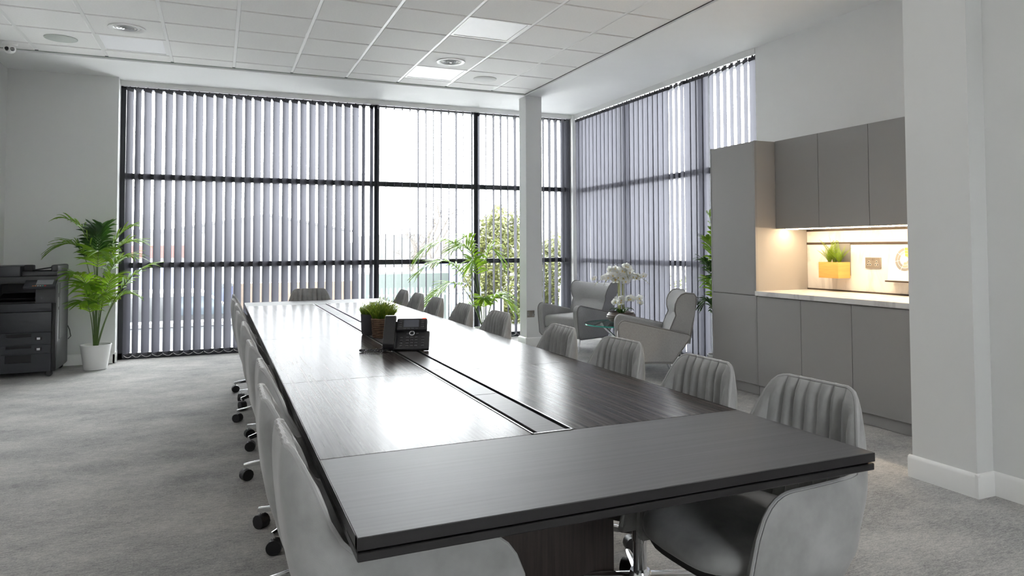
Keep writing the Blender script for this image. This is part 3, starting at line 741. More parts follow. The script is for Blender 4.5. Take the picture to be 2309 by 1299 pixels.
# keep the fern roots in the soil and their spread above the box
fern(6.37,-3.645,1.112, 9, .17, 11, 'bright green fern spreading over the end of the wooden planter by the tall cupboard')
fern(6.38,-3.69,1.112, 8, .25, 12, 'tallest bright green fern in the middle of the wooden planter')
fern(6.37,-3.75,1.112, 10, .17, 13, 'bright green fern at the end of the wooden planter nearest the socket')
random.seed(21)
def socket(name, label, M, wd=.147, ht=.086, m='socket_metal'):
    t = thing(name, label, 'socket'); t.matrix_world = M      # local: face toward -x, y across, z up
    MB().rbox(-.006, .004, -wd/2, wd/2, -ht/2, ht/2, .0015, 1).build('plate', m, t)
    for s in (-1, 1):
        MB().rbox(-.009, -.005, s*.008-.006, s*.008+.006, .020, .038, .001, 1).build('switch', 'socket_metal', t)
        for (dy, dz) in ((0,.010),(-.011,-.014),(.011,-.014)):
            MB().rbox(-.0075, -.0055, s*.036+dy-.0045, s*.036+dy+.0045, dz-.006, dz+.006, .0008, 1).build('pin_hole', 'black_matte' , t)
            MB().box(-.0068, -.0054, s*.036+dy-.0065, s*.036+dy+.0065, dz-.008, dz+.008).build('pin_surround', 'label_white', t, smooth=False)
    return t
socket('wall_socket', 'bronze double socket on the lit marble splashback', Matrix.Translation((6.4455,-4.02,1.135)))
socket('wall_socket', 'metal double socket low on the white column', Matrix.Translation((5.379,.2835,.42)) @ Matrix.Rotation(PI/2,4,'Z') @ Matrix.Translation((0,0.055,0)) , .10, .086)
cd = thing('colour_wheel_card', 'white card printed with a colour wheel standing on a small ledge', 'card', (6.42,-4.35,1.0))
b = MB(); b.M = Matrix.Translation((-.045,0,.006)) @ Matrix.Rotation(math.radians(9.5),4,'Y')
b.box(0,.002,-.14,.14,0,.275); sheet = b.build('sheet', 'card_white', cd, smooth=False)
MW = Matrix.Translation((-.045,0,.006)) @ Matrix.Rotation(math.radians(9.5),4,'Y')
def ring(r0, r1, a0, a1, m, lift):
    b = MB(); b.M = MW; n = max(3, int((a1-a0)/.12)); vs = []
    for i in range(n+1):
        a = a0+(a1-a0)*i/n
        for r in (r0,r1): vs.append((-.0004-lift, -r*math.sin(a), .165+r*math.cos(a)))
    b.add(vs, [(2*i,2*i+1,2*i+3,2*i+2) for i in range(n)]); return b.build('print', m, sheet, smooth=False)
segs = [('print_yellow',-.2,.75),('print_rust',.78,1.6),('print_brown',1.63,2.6),('print_brown',2.63,3.5),('print_grey',3.53,4.5),('print_grey',4.53,5.3),('print_olive',5.33,6.05)]
for m, a0, a1 in segs:
    ring(.068,.090, a0, a1, 'print_grey' if m != 'print_yellow' else 'print_yellow', 0)
    ring(.046,.066, a0, a1, m, 0); ring(.022,.044, a0, a1, 'print_pale' if m in ('print_grey','print_olive') else m, 0)
for z, L_ in ((.052,.17),(.042,.13),(.026,.09)):
    b = MB(); b.M = MW; b.box(-.0008,0,-L_/2,L_/2,z,z+.0025); b.build('print_line', 'print_pale', sheet, smooth=False)
MB().box(-.062,.028,-.15,.15,-.006,.005).build('ledge', 'rail_brown', cd, smooth=False)

# ------------------------------------------------------------------ copier
cp = thing('photocopier', 'large black office photocopier on castors in the far left corner', 'photocopier', (-.12,.74,0))
def cb(n, x0, x1, y0, y1, z0, z1, m, par=None, bev=.006, seg=2):
    o = MB().rbox(x0+.12, x1+.12, y0-.74, y1-.74, z0, z1, bev, seg).build(n, m, par or cp); return o
cb('body', -.41, .172, .452, 1.05, .05, .735, 'copier_body')
cb('side_cover', .150, .182, .47, 1.04, .06, 1.00, 'copier_side', bev=.01)
cb('front_pillar', .142, .176, .432, .47, .06, .735, 'copier_dark')
cb('rear_frame', -.41, .15, .80, 1.05, .735, .935, 'copier_body')
cb('side_frame', -.41, -.36, .452, .80, .735, .935, 'copier_body')
cb('output_tray', -.36, -.01, .47, .80, .735, .752, 'copier_dark')
b = MB(); b.M = Matrix.Translation((-.06,-.18,.80)) @ Matrix.Rotation(.22,4,'X'); b.rbox(-.14,.16,-.09,.12,0,.006,.002,1); b.build('paper_flap', 'copier_dark', cp)
tower = cb('tower', -.005, .165, .445, .80, .735, .935, 'copier_body')
MB().lathe([(.0001,-.004),(.010,-.004),(.010,.004),(.0001,.004)], 16).build('button', 'copier_dark', tower).matrix_world = Matrix.Translation((.03,.444,.765)) @ Matrix.Rotation(PI/2,4,'X')
cb('scanner', -.41, .180, .45, 1.05, .935, 1.005, 'copier_body', bev=.01)
cb('lid', -.41, -.13, .44, 1.03, 1.005, 1.112, 'copier_front', bev=.012)
fd = cb('document_feeder', -.13, .175, .47, 1.03, 1.005, 1.055, 'copier_body', bev=.012)
cb('feeder_end', .120, .182, .46, 1.03, 1.05, 1.118, 'copier_body', bev=.018, seg=3)
b = MB(); b.M = Matrix.Translation((.10,-.03,1.065)) @ Matrix.Rotation(-.16,4,'Y'); b.rbox(-.10,.14,-.20,.22,0,.010,.003,1); b.build('feeder_tray', 'copier_dark', cp)
cb('feeder_hinge', -.115, -.04, .50, .62, 1.05, 1.118, 'copier_dark', bev=.01)
# control panel, tilted
ctl = MB(); CM = Matrix.Translation((.168,-.325,.915)) @ Matrix.Rotation(math.radians(28),4,'X')
ctl.M = CM; ctl.rbox(-.135,.135,-.075,.075,0,.030,.006,2); ctl = ctl.build('control_panel', 'copier_front', cp)
b = MB(); b.M = CM; b.box(-.035,.105,-.035,.060,.0295,.0312); b.build('screen', 'screen_grey', ctl, smooth=False)
for i, m in enumerate(('orange_key','orange_key','light_key','light_key','green_key','red_key')):
    b = MB(); b.M = CM; b.rbox(-.06+.020*i,-.046+.020*i,-.066,-.056,.029,.0335,.001,1); b.build('key', m, ctl)
cb('front_strip', -.41, .138, .432, .455, .652, .737, 'copier_front', bev=.008)
cb('front_door', -.41, .138, .432, .455, .448, .648, 'copier_front', bev=.004)
def drawer(z0, z1, hz0, hz1, lab):
    # front with a recessed grip
    X0, X1, Y = -.41, .138, .432
    d = MB(); hx0, hx1 = -.24, -.028
    def q(a0,a1,c0,c1): d.box(a0+.12,a1+.12,Y-.74,.455-.74,c0,c1)
    q(X0,hx0,z0,z1); q(hx1,X1,z0,z1); q(hx0,hx1,z0,hz0); q(hx0,hx1,hz1,z1)
    o = d.build('drawer', 'copier_front', cp, smooth=False)
    MB().box(hx0+.12,hx1+.12,.450-.74,.456-.74,hz0,hz1).build('grip', 'copier_dark', o, smooth=False)
    if lab:
        zc = (z0+z1)/2; MB().box(.002+.12,.062+.12,Y-.741,Y-.738,zc-.016,zc+.014).build('label_frame', 'copier_dark', o, smooth=False)
        MB().box(.018+.12,.046+.12,Y-.742,Y-.740,zc-.012,zc+.010).build('paper_gauge', 'label_white', o, smooth=False)
drawer(.328, .444, .400, .436, True); drawer(.238, .324, .290, .318, True); drawer(.055, .234, .150, .228, False)
for z0, z1 in ((.79,.83),(.66,.69)): cb('side_latch', .180, .184, .50, .56, z0, z1, 'copier_dark', bev=.001, seg=1)
cb('side_door', .180, .186, .56, 1.0, .36, .93, 'copier_side', bev=.002, seg=1)
MB().tube([(.30,.30,.45),(.315,.32,.40),(.325,.33,.33),(.30,.33,.30)], .004, 6).build('power_cable', 'black_plastic', cp)
for (x, y) in ((.12,.47),(.12,1.0),(-.36,.47),(-.36,1.0)):
    b = MB(); b.M = Matrix.Translation((x+.12,y-.74,.030)) @ Matrix.Rotation(PI/2,4,'X'); b.lathe([(.0001,-.018),(.026,-.018),(.030,-.012),(.030,.012),(.026,.018),(.0001,.018)], 18)
    b.M = None; b.box(x+.11,x+.13,y-.76,y-.72,.030,.065); b.build('castor', 'black_plastic', cp)

# ------------------------------------------------------------------ plants
def frond(root, az, c1, c2, tip, z0, nleaf=14, leaf=.31, start=.46, m='palm_leaf', stem_r=.006):
    """arching palm frond along a bezier (radius, height) in the vertical plane of azimuth az"""
    dirv = Vector((math.cos(az), math.sin(az), 0)); side = Vector((-math.sin(az), math.cos(az), 0)); pts = []; n = 28
    for i in range(n+1):
        t = i/n; a, b_, c, d = (1-t)**3, 3*t*(1-t)**2, 3*t*t*(1-t), t**3
        r = .015*a + c1[0]*b_ + c2[0]*c + tip[0]*d; z = z0*a + c1[1]*b_ + c2[1]*c + tip[1]*d
        pts.append(dirv*r + side*.015*math.sin(az*7)*(1-t) + Vector((0,0,z)))
    b = MB(); b.cur = 1; b.tube(pts, [stem_r*(1-.75*i/n) for i in range(n+1)], 6); b.cur = 0
    for k in range(nleaf):
        s = start + (1-start)*(k+.5)/nleaf; f = s*n; i = min(n-1, int(f)); q = pts[i].lerp(pts[i+1], f-i); t = (pts[i+1]-pts[i]).normalized()
        nn = side.cross(t).normalized()
        if nn.z < 0: nn = -nn
        u = (k+.5)/nleaf; ll0 = leaf*(math.sin(PI*(.22+.66*u))**.7)
        fw = .55 + 1.1*u
        for sg in (-1, 1):
            ll = ll0*random.uniform(.85,1.1)
            d = (side*sg*1.0 + t*fw + nn*random.uniform(.15,.5)).normalized(); wv = (t - d*t.dot(d)).normalized()
            vs = []; m_ = 6; dr = random.uniform(.25,.6)
            for j in range(m_+1):
                v = j/m_; c = q + d*ll*v + Vector((0,0,-1))*ll*dr*v*v
                hw = .0145*math.sin(PI*min(.98, .10+.84*v))**.8*(ll/leaf)**.4 if v < 1 else .0004
                vs += [c - wv*hw, c + nn*.004, c + wv*hw]
            b.add(vs, [(3*j+e,3*j+e+1,3*j+e+4,3*j+e+3) for j in range(m_) for e in (0,1)])
    return b.build('frond', [m, 'palm_stem'], root)
def palm(label, x, y, pot, fronds, seed):
    random.seed(seed); t = thing('potted_palm', label, 'plant', (x,y,0))
    rt, rb, h = pot
    MB().lathe([(.0001,0),(rb-.008,0),(rb,.006),(rt-.004,h-.012),(rt,h-.010),(rt,h),(rt-.010,h),(rt-.012,h-.03),(.0001,h-.035)], 36).build('pot', 'pot_white', t)
    MB().lathe([(.0001,h-.026),(rt-.014,h-.030)], 24).build('soil', 'soil', t)
    for fd_ in fronds: frond(t, z0=h-.03, **fd_)
    return t
D = math.radians
def F(az, c1, c2, tip, **k): return dict(az=D(az), c1=c1, c2=c2, tip=tip, **k)
palm('leafy green palm in a white pot between the copier and the back window', .485, .74, (.148,.108,.265), [
  F(180,(.0,.85),(-.02,1.50),(.30,1.60),start=.60), F(186,(.02,.75),(.05,1.50),(.35,1.30),start=.60), F(4,(.03,.9),(.05,1.40),(.33,1.52),start=.60), F(-14,(.03,.8),(.05,1.35),(.38,1.36),start=.60),
  F(-25,(.05,.8),(.10,1.2),(.36,1.20),start=.60), F(232,(.03,.6),(.08,1.08),(.34,1.02),leaf=.24,start=.50), F(-8,(.08,.6),(.25,1.0),(.52,1.10),start=.50), F(2,(.08,.5),(.15,.85),(.34,.78),leaf=.24,start=.50),
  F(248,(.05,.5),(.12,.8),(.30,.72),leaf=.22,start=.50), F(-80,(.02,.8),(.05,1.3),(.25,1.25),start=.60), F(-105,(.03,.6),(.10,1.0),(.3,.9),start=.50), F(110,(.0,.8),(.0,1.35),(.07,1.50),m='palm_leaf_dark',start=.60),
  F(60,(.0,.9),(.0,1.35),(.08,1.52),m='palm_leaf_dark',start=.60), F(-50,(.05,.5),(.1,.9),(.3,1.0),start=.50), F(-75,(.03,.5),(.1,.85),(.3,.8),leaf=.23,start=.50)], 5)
palm('tall arching palm at the middle of the back window behind the chairs', 4.87, .78, (.14,.105,.22), [
  F(180,(.12,1.15),(.45,1.75),(.92,1.10),nleaf=18,leaf=.28), F(184,(.20,.9),(.45,1.35),(.90,.95),nleaf=17), F(187,(.20,.7),(.40,1.1),(.80,.55),nleaf=16),
  F(196,(.08,.9),(.15,1.50),(.48,1.25)), F(176,(.12,.95),(.16,1.55),(.30,1.38)), F(-160,(.10,.85),(.15,1.25),(.22,1.05)), F(-20,(.0,1.0),(.02,1.5),(.20,1.12)),
  F(-5,(.08,.5),(.12,.8),(.38,.46)), F(-35,(.05,.4),(.1,.72),(.28,.62)), F(165,(.1,.4),(.1,.65),(.32,.42),leaf=.22), F(-110,(.05,.4),(.1,.7),(.2,.6),leaf=.22)], 6)
palm('leafy palm in a white pot half hidden behind the tall grey cupboard', 6.23, -2.36, (.13,.10,.20), [
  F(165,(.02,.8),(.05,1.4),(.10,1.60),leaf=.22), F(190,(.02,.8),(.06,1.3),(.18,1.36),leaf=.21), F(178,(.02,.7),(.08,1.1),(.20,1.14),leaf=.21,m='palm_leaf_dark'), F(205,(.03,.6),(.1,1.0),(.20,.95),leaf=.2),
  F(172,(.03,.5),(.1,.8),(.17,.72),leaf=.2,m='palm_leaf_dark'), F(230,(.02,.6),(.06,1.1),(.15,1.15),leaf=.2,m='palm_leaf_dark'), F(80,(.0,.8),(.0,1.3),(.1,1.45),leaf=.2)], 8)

def grass(root, n, r, h, z0, spread=.55):
    b = MB()
    for k in range(n):
        a = random.uniform(0,2*PI); rr = r*math.sqrt(random.random()); x, y = rr*math.cos(a), rr*math.sin(a)
        hh = h*random.uniform(.55,1.05)*(1-.35*(rr/r)**2); lx, ly = (math.cos(a)*rr/r*spread+random.gauss(0,.12))*hh, (math.sin(a)*rr/r*spread+random.gauss(0,.12))*hh
        w_ = random.uniform(.0016,.0028); ta = random.uniform(0,PI); wx, wy = w_*math.cos(ta), w_*math.sin(ta)
        vs = []
        for j in range(4):
            s = j/3; cx, cy, cz = x+lx*s*s, y+ly*s*s, z0+hh*s*(1-.08*s); q = (1-s)**.6
            vs += [(cx-wx*q,cy-wy*q,cz),(cx+wx*q,cy+wy*q,cz)]
        b.cur = 0 if random.random() < .6 else 1
        b.add(vs, [(2*j,2*j+1,2*j+3,2*j+2) for j in range(3)])
        # side leaflets
        for j in range(2):
            s = random.uniform(.35,.9); cx, cy, cz = x+lx*s*s, y+ly*s*s, z0+hh*s*(1-.08*s); aa = random.uniform(0,2*PI); L_ = random.uniform(.010,.02)
            b.cur = 1 if random.random() < .5 else 0
            b.add([(cx,cy,cz),(cx+math.cos(aa)*L_*.5-.0012,cy+math.sin(aa)*L_*.5,cz+L_*.6),(cx+math.cos(aa)*L_,cy+math.sin(aa)*L_,cz+L_*1.0),(cx+math.cos(aa)*L_*.5+.0015,cy+math.sin(aa)*L_*.5,cz+L_*.5)], [(0,1,2,3)])
    o = b.build('grass_tuft', ['grass_leaf','grass_tip'], root, smooth=False); o['kind'] = 'stuff'; return o
random.seed(31)
t = thing('potted_grass', 'bushy green plant in a brown woven basket on the table', 'plant', (2.552,-3.93,.7495))
MB().lathe([(.0001,.001),(.054,.001),(.056,.05),(.063,.110),(.058,.110),(.052,.06),(.0001,.06)], 28).build('basket_core', 'rope_brown', t)
for k in range(10):
    z = .0065+.0112*k; r = .0545+.0009*k; pts = []
    for i in range(40):
        a = 2*PI*i/40; pts.append((r*math.cos(a)*(1+.012*math.sin(a*9+k*1.7)), r*math.sin(a)*(1+.012*math.sin(a*9+k*1.7)), z+.0016*math.sin(a*7+k*2.1)))
    MB().tube(pts, .0064, 7, closed=True).build('rope_coil', 'rope_brown', t)
MB().lathe([(.0001,.098),(.054,.098)], 20).build('soil', 'soil', t)
grass(t, 700, .058, .150, .098)
t = thing('potted_grass', 'green plant in a charcoal pot standing behind the woven basket', 'plant', (2.515,-3.76,.7495))
MB().lathe([(.0001,.0),(.050,.0),(.056,.010),(.061,.125),(.055,.125),(.052,.09),(.0001,.09)], 36).build('pot', 'pot_charcoal', t)
MB().lathe([(.0001,.105),(.054,.105)], 20).build('soil', 'soil', t)
grass(t, 450, .054, .105, .105)

# ------------------------------------------------------------------ desk phone
ph = thing('desk_phone', 'black desk phone with screen and handset on the conference table', 'phone', (2.535,-4.56,.7495), D(-19))
PM = Matrix.Translation((0,0,.008)) @ Matrix.Rotation(math.radians(48),4,'X')     # local: x right, y up the face, z out of the face
def pb(n, x0, x1, y0, y1, z0, z1, m, par=None, bev=.002, seg=1):
    b = MB(); b.M = PM; b.rbox(x0,x1,y0,y1,z0,z1,bev,seg); return b.build(n, m, par or ph)
body = pb('body', -.070, .118, .0, .112, -.014, .008, 'phone_black', bev=.006, seg=2)
scr = pb('screen_head', -.052, .104, .106, .180, -.006, .026, 'phone_black', bev=.007, seg=2)
pb('screen', -.016, .062, .122, .168, .0255, .0272, 'phone_screen', scr, .0005)
for i in range(4):
    pb('line_key', -.040, -.026, .120+.013*i, .128+.013*i, .025, .0276, 'phone_key', scr, .001); pb('line_key', .074, .088, .120+.013*i, .128+.013*i, .025, .0276, 'phone_key', scr, .001)
for i in range(4): pb('soft_key', -.016+.020*i, -.002+.020*i, .1095, .1155, .025, .0276, 'phone_key', scr, .001)
pb('message_lamp', .078, .098, .175, .1805, .018, .0265, 'led_red', scr, .001)
for r in range(4):
    for c in range(3): pb('key', .000+.022*c, .014+.022*c, .012+.017*r, .022+.017*r, .009, .0135, 'phone_key', body, .003, 2)
    pb('key', -.030, -.018, .012+.017*r, .021+.017*r, .009, .0135, 'phone_key', body, .003, 2); pb('key', .078, .092, .012+.017*r, .022+.017*r, .009, .0135, 'phone_key', body, .003, 2)
b = MB(); b.M = PM @ Matrix.Translation((.028,.094,.010)); b.lathe([(.0105,-.001),(.0105,.004),(.0140,.004),(.0140,-.001)], 24, caps=False); b.build('navigation_ring', 'light_key', body)
for x in (.002,.050): pb('key', x, x+.012, .086, .096, .009, .0135, 'phone_key', body, .003, 2)
cr = pb('cradle', -.118, -.050, .0, .172, -.012, .012, 'phone_black', bev=.006, seg=2)
hs = MB(); hs.M = PM
prof = [(-.004,.010),(-.006,.030),(.006,.048),(.040,.052),(.090,.050),(.140,.053),(.176,.052),(.192,.036),(.192,.012),(.168,.010),(.158,.030),(.090,.034),(.044,.030),(.034,.010)]
hs.add([(-.112+.056*s_, p[0], p[1]) for s_ in (0,1) for p in prof], [tuple(range(len(prof))), tuple(range(2*len(prof)-1,len(prof)-1,-1))] + [(i, i+len(prof), (i+1)%len(prof)+len(prof), (i+1)%len(prof)) for i in range(len(prof))])
hobj = hs.build('handset', 'phone_black', ph); mod = hobj.modifiers.new('bevel','BEVEL'); mod.width = .004; mod.segments = 2; mod.limit_method = 'ANGLE'
MB().rbox(-.06,.09,.02,.13,.0005,.008,.003,1).rbox(-.03,.06,.055,.075,.006,.075,.003,1).build('stand', 'phone_black', ph)
pts = []; path = [(-.085,.0,.014),(-.10,-.03,.010),(-.15,-.045,.009),(-.215,-.015,.009),(-.222,.01,.009),(-.17,.015,.009),(-.11,.02,.012),(-.075,.03,.02)]
P_ = [Vector(p) for p in path]; n = 220
def cr_(t):
    f = t*(len(P_)-1); i = min(len(P_)-2, int(f)); u = f-i
    a, b_, c, d = P_[max(0,i-1)], P_[i], P_[i+1], P_[min(len(P_)-1,i+2)]
    return .5*((2*b_)+(c-a)*u+(2*a-5*b_+4*c-d)*u*u+(-a+3*b_-3*c+d)*u**3)
for i in range(n):
    t_ = i/(n-1); c = cr_(t_); tg = (cr_(min(1,t_+.005))-cr_(max(0,t_-.005))).normalized(); s1_ = tg.cross(Vector((0,0,1))).normalized(); s2_ = s1_.cross(tg)
    a = i*1.35; q = c+(s1_*math.cos(a)+s2_*math.sin(a))*.0045; q.z = max(q.z, .003); pts.append(q)
MB().tube(pts, .0022, 5).build('cord', 'phone_black', ph)

# ------------------------------------------------------------------ armchairs
def armchair(label, x, y, face):
    t = thing('armchair', label, 'armchair', (x,y,0), face, 'grey armchairs by the window'); t.scale = (.87,1,1)
    W2 = .36; TH = .085
    # arm outline in (x,z), front top rounded
    out = [(-.18,.165),(.335,.165),(.375,.20),(.405,.44)]
    for k in range(7): a = D(-5 + 95*k/6); out.append((.335+.072*math.cos(a), .490+.078*math.sin(a)))
    out += [(-.355,.440),(-.385,.415)]
    for s in (-1, 1):
        b = MB(); b.prism(out, 'y', s*W2, s*(W2-TH)); o = b.build('arm', 'armchair_fabric', t)
        md = o.modifiers.new('bevel','BEVEL'); md.width = .016; md.segments = 3; md.limit_method = 'ANGLE'; md.angle_limit = .6
        p = MB(); p.tube([(q[0], s*(W2-.005), q[1]) for q in out], .0065, 6, closed=True); p.build('piping', 'armchair_piping', o)
    # seat cushion and base
    b = MB(); b.rbox(-.20,.385,-(W2-TH)+.004,(W2-TH)-.004,.265,.425,.045,4); b.build('seat_cushion', 'armchair_fabric', t)
    b = MB(); b.rbox(-.20,.355,-(W2-TH)+.001,(W2-TH)-.001,.170,.268,.012,2); b.build('seat_base', 'armchair_fabric', t)
    # back: profile swept across with flared wings
    fr = [(-.150,.34),(-.150,.42),(-.175,.49),(-.225,.56),(-.262,.61),(-.262,.66),(-.270,.72),(-.295,.775),(-.335,.815),(-.380,.830)]
    rr = [(-.425,.822),(-.452,.79),(-.452,.74),(-.440,.66),(-.425,.56),(-.405,.46),(-.380,.34)]
    prof = fr + rr; n = 15; b = MB(); vs = []
    for i in range(n):
        u = -1+2*i/(n-1)
        for (px_, pz) in prof:
            wd = .285 + .055*sstep(.58,.80,pz) + (.0 if pz > .5 else -.002); e = 1 if abs(u) < .9 else 1
            front = 1 if (px_,pz) in fr else 0
            curve = .050*abs(u)**2.4*sstep(.46,.70,pz)*front
            dip = -.020*(1-abs(u)**2)*sstep(.70,.83,pz)
            tuft = -.012*math.exp(-((pz-.61)/.03)**2)*front*(1 if abs(u) < .6 else .3)
            vs.append((px_+curve+tuft, u*wd, pz+dip))
    m_ = len(prof); fs = [(i*m_+k, (i+1)*m_+k, (i+1)*m_+(k+1)%m_, i*m_+(k+1)%m_) for i in range(n-1) for k in range(m_)]
    fs += [tuple(range(m_)), tuple((n-1)*m_+k for k in range(m_-1,-1,-1))]
    b.add(vs, fs); bk = b.build('backrest', 'armchair_fabric', t, angle=50)
    md = bk.modifiers.new('bevel','BEVEL'); md.width = .012; md.segments = 2; md.limit_method = 'ANGLE'; md.angle_limit = 1.0
    for s in (0, n-1):
        p = MB(); p.tube([Vector(vs[s*m_+k]) for k in range(1,m_)], .006, 6); p.build('piping', 'armchair_piping', bk)
    for sx, sy in ((.27,.28),(.27,-.28),(-.16,.28),(-.16,-.28)):
        b = MB(); b.tube([(sx,sy,.17),(sx+(.05 if sx > 0 else -.08),sy*1.06,.0)], [.011,.007], 10); b.build('leg', 'chrome', t)
    return t
armchair('light grey armchair with its seat towards the room, next to the white column', 5.80, -.10, D(197))
armchair('light grey armchair seen side on, beside the tall grey cupboard', 5.63, -2.05, D(153))

# ------------------------------------------------------------------ glass side table with orchids
gt = thing('side_table', 'round glass side table with crossed chrome legs between the armchairs', 'table', (5.78,-1.18,0))
b = MB(); b.lathe([(.0001,.408),(.40,.408)], 56).lathe([(.0001,.420),(.40,.420)], 56); b.cur = 1; b.lathe([(.40,.408),(.403,.414),(.40,.420)][0:3], 56)
b = MB(); N_ = 56
top = [(0,0,.420)]+[(.40*math.cos(2*PI*k/N_), .40*math.sin(2*PI*k/N_), .420) for k in range(N_)]
bot = [(0,0,.408)]+[(.40*math.cos(2*PI*k/N_), .40*math.sin(2*PI*k/N_), .408) for k in range(N_)]
b.add(top+bot, [(0,1+k,1+(k+1)%N_) for k in range(N_)] + [(N_+1, N_+2+(k+1)%N_, N_+2+k) for k in range(N_)]); b.cur = 1
b.add(top[1:]+bot[1:], [(k, k+N_, (k+1)%N_+N_, (k+1)%N_) for k in range(N_)])
b.build('glass_top', ['table_glass','glass_edge'], gt, smooth=False)
for k in range(3):
    a = 2*PI*k/3+.5; c, s = math.cos(a), math.sin(a); a2 = a+PI+.55
    MB().tube([(.30*c,.30*s,.006),(.0+.02*c,.02*s,.20),(.26*math.cos(a2),.26*math.sin(a2),.404)], .016, 12).build('leg', 'chrome', gt)
    MB().lathe([(.0001,.396),(.026,.396),(.026,.4075),(.0001,.4075)], 16, .26*math.cos(a2), .26*math.sin(a2)).build('glass_pad', 'chrome', gt)
random.seed(44)
oc = thing('orchid_arrangement', 'white orchids in a ribbed brown bowl on the glass side table', 'plant', (5.83,-1.12,.4205)); oc.scale = (1.12,1.12,1.0)
prof = [(.0001,0),(.075,0),(.085,.006)]
for k in range(15):
    s = k/14; r = .092+.055*math.sin(PI*(.10+.72*s)); prof.append((r+.003*math.sin(k*2.0), .010+.105*s))
prof += [(.125,.118),(.118,.112),(.11,.095),(.0001,.095)]
MB().lathe(prof, 44).build('bowl', 'bowl_brown', oc)
MB().lathe([(.0001,.108),(.114,.104)], 24).build('moss', 'soil', oc)
def petal(b, L_, W_, ang, lift, twist=0):
    vs = []; fs = []; m_ = 5
    for j in range(m_+1):
        v = j/m_; hw = W_*math.sin(PI*min(.97,.12+.85*v))**.65; zz = lift*L_*v*v
        for u in (-1,0,1):
            lx, ly = L_*v, hw*u; vs.append((lx*math.cos(ang)-ly*math.sin(ang), lx*math.sin(ang)+ly*math.cos(ang), zz + .10*W_*(u*u)*1.0 + .004))
    for j in range(m_):
        for u in range(2): fs.append((j*3+u, j*3+u+1, (j+1)*3+u+1, (j+1)*3+u))
    b.add(vs, fs)
def flower_mesh(v):
    b = MB()
    for a in (90, 215, 325): petal(b, .034, .013, D(a), .12*v)
    for a in (10, 170): petal(b, .038, .021, D(a), .05*v)
    b.cur = 1; b.ball((0,-.002,.010), .0055, 8, 6); petal(b, .014, .006, D(270), .8)
    return b.mesh('flower', ['orchid_petal','orchid_yellow'])
FL = [flower_mesh(1), flower_mesh(2.2)]
def vec_rot(d, spin): return (d.to_track_quat('Z','Y').to_matrix().to_4x4() @ Matrix.Rotation(spin,4,'Z')).to_euler()
stems = [(200,.46,.20,8),(150,.50,.15,8),(265,.52,.12,9),(20,.50,.17,9),(330,.45,.22,9),(80,.48,.16,8),(175,.44,.23,8),(230,.17,.16,7),(350,.16,.18,7)]
for (az, H_, out_, nf) in stems:
    a = D(az); pts = []
    for i in range(13):
        s = i/12; r = .03 + out_*max(0,(s-.45)/.55)**1.6; z = .105 + H_*math.sin(min(1,s*1.18)*PI/2*1.0) - .20*H_*max(0,(s-.75)/.25)**1.5
        pts.append(Vector((math.cos(a)*r, math.sin(a)*r, z)))
    st = MB().tube(pts, [.0034]*9+[.0028,.0024,.002,.0016], 6).build('stem', 'orchid_stem', oc)
    for k in range(nf):
        f = (6.2+5.6*k/(nf-1)); i = int(f); p = pts[min(i,12)].lerp(pts[min(i+1,12)], f-i)
        d = Vector((random.gauss(-.45,.5), random.gauss(-.75,.5), random.gauss(.05,.3))).normalized()
        q = p + Vector((random.gauss(0,.022), random.gauss(0,.022), random.gauss(0,.016)))+d*.014
        sc = random.uniform(1.0,1.3)
        inst('flower', random.choice(FL), oc, q, vec_rot(d, random.gauss(0,.3)), (sc,sc,sc))
    b = MB()
    for k in range(4): q = pts[12]+Vector((math.cos(a)*.012*k, math.sin(a)*.012*k, -.014*k)); b.ball(q, .0055-.0008*k, 7, 5)
    b.build('bud', 'orchid_stem', oc)
for k in range(9):
    a = 2*PI*k/9+random.uniform(-.2,.2); L_ = random.uniform(.09,.13); b = MB(); vs = []
    for j in range(6):
        v = j/5; hw = .019*math.sin(PI*min(.97,.15+.82*v))**.7; r = .03+L_*v; z = .106+.05*math.sin(PI*v*.8)
        for u in (-1,0,1): vs.append((r*math.cos(a)-hw*u*math.sin(a), r*math.sin(a)+hw*u*math.cos(a), z+.006*abs(u)))
    b.add(vs, [(j*3+u, j*3+u+1, (j+1)*3+u+1, (j+1)*3+u) for j in range(5) for u in range(2)]); b.build('leaf', 'orchid_leaf', oc)

# ------------------------------------------------------------------ outdoors
GZ = -.9
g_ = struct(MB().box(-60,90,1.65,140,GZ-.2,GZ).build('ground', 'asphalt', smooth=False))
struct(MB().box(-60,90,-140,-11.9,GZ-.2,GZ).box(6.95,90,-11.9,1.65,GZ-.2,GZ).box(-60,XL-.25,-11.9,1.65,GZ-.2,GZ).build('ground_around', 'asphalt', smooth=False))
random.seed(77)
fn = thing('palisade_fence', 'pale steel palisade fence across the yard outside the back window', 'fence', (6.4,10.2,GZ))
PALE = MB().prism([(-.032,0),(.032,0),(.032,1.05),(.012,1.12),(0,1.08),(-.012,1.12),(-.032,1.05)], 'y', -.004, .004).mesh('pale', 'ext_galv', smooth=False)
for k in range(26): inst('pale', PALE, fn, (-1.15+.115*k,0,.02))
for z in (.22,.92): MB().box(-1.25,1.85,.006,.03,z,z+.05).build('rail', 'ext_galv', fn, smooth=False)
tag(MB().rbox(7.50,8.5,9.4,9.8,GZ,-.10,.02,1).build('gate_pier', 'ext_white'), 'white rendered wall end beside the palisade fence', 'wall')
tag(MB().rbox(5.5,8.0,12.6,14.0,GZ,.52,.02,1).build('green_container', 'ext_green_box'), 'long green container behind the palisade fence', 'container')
tag(MB().rbox(-3.5,6.0,15.7,16.1,GZ,.20,.02,1).build('boundary_wall', 'ext_beige'), 'long low beige wall seen through the half open blind', 'wall')
